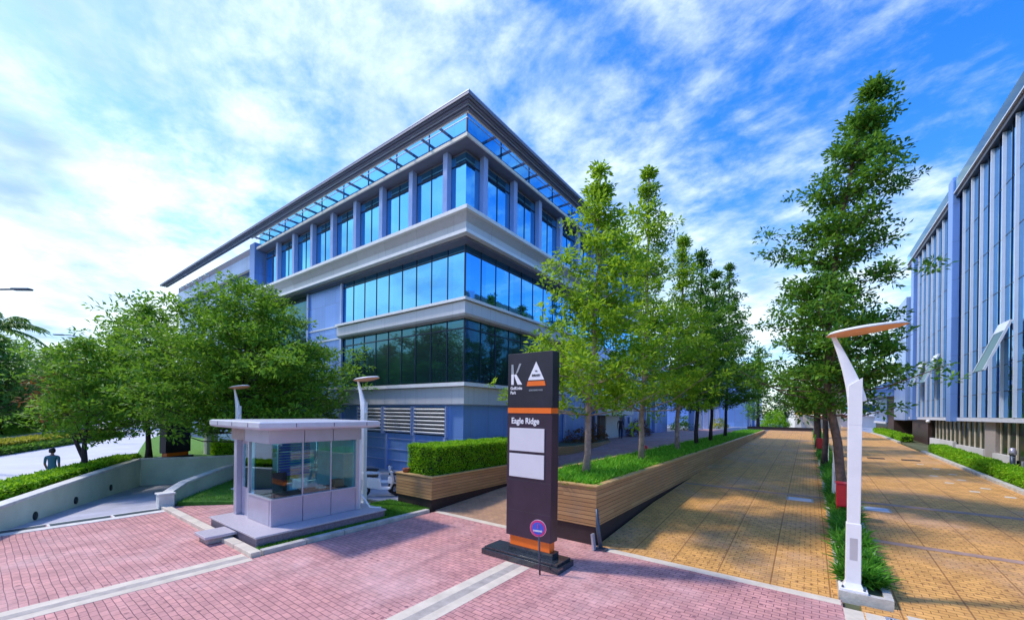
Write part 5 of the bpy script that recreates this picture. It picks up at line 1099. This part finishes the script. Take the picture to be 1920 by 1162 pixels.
# scooters in the yard
def scooter(label, x, y, rz):
    t = thing('motor_scooter', label, 'scooter', (0, 0, 0), 'scooters parked between booth and hedge planter')
    for xx in (-.62, .62):
        w_ = MB(); n = 20; ring = []
        for k in range(n+1):
            a = 2*math.pi*k/n; c = Vector((xx+.2*math.cos(a), 0, .25+.2*math.sin(a))); r_ = Vector((math.cos(a), 0, math.sin(a))); ring.append([c+r_*.05*math.cos(b)+Vector((0, .05*math.sin(b), 0)) for b in np.arange(0, 6.28, .785)])
        w_.sweep([[tuple(v) for v in q] for q in ring], closed=True).build('wheel', 'rubber', t); MB().tube([(xx, -.03, .25), (xx, .03, .25)], .1, 12).build('rim', 'trim', t)
    mb = MB(); mb.sweep([[(-.85, -w*.6, .45), (-.85, w*.6, .45), (-.85, w*.4, .68), (-.85, -w*.4, .68)] for w in (.12,)]+[[(-.4, -.2, .35), (-.4, .2, .35), (-.4, .16, .76), (-.4, -.16, .76)], [(-.05, -.17, .28), (-.05, .17, .28), (-.05, .13, .72), (-.05, -.13, .72)], [(.02, -.16, .26), (.02, .16, .26), (.02, .13, .36), (.02, -.13, .36)], [(.35, -.16, .26), (.35, .16, .26), (.35, .14, .34), (.35, -.14, .34)]]).build('body', 'white', t, bevel=.03)
    MB().sweep([[(.34, -.2, .3), (.40, -.2, .3), (.40, .2, .3), (.34, .2, .3)], [(.44, -.22, .6), (.52, -.16, .6), (.52, .16, .6), (.44, .22, .6)], [(.36, -.14, .98), (.44, -.1, .98), (.44, .1, .98), (.36, .14, .98)]]).build('front_shield', 'white', t, bevel=.02)
    MB().box(-.82, -.14, .765, -.08, .14, .84).build('seat', 'rubber', t, bevel=.03)
    MB().tube([(.38, -.32, 1.02), (.42, 0, 1.05), (.38, .32, 1.02)], .018, 8).tube([(.42, 0, 1.0), (.62, 0, .25)], .03, 8).build('handlebar', 'dmetal', t)
    MB().obox((.64, 0, .48), (.34, .14, .05), ry=R(15)).build('mudguard', 'white', t, bevel=.02); MB().lathe([(.0, 0), (.06, 0), (.07, .04), (.0, .05)], (.45, 0, .9), 12).build('headlight', 'trim', t)
    t.location = (x, y, -.01); t.rotation_euler = (0, 0, rz); return t
s1 = scooter('white scooter parked nearest the guard booth', -13.3, 9.5, R(48)); dup(s1, (-12.9, 10.6, -.01), 'white scooter parked nearest the hedge planter', R(55)); dup(s1, (-14.6, 10.4, -.01), 'white scooter behind the lamp post of the booth', R(40))

# trees behind the viewer, mirrored in the glass
G5 = 'tree row across the street mirrored in the glass'
m0 = tree('street_tree', 'bushy street tree mirrored in the lower office glass', (-24, -16, 0), [(0, 0, 0), (0, 0, 4), (0, 0, 12)], .22, [(1.5, 2.0), (3.5, 3.2), (7, 3.2), (10, 2.0), (12, .4)], 90, 'leafB', 'barkdark', 91, G5, ln=.5, per=14, clump=.7)
for i, (x, y, sc_) in enumerate([(-32, -18, 1.15), (-40, -15, 1.0), (-49, -17, 1.2), (-17, -19, .9), (-58, -14, 1.0), (-10, -17, 1.05), (-3, -20, .8)]): dup(m0, (x, y, 0), None, i*1.3, sc_)
for i, (x, y, sc_) in enumerate([(19, 2, .9), (22, 9, .75)]): dup(m0, (x, y, 0), None, i*2.1+.5, sc_)
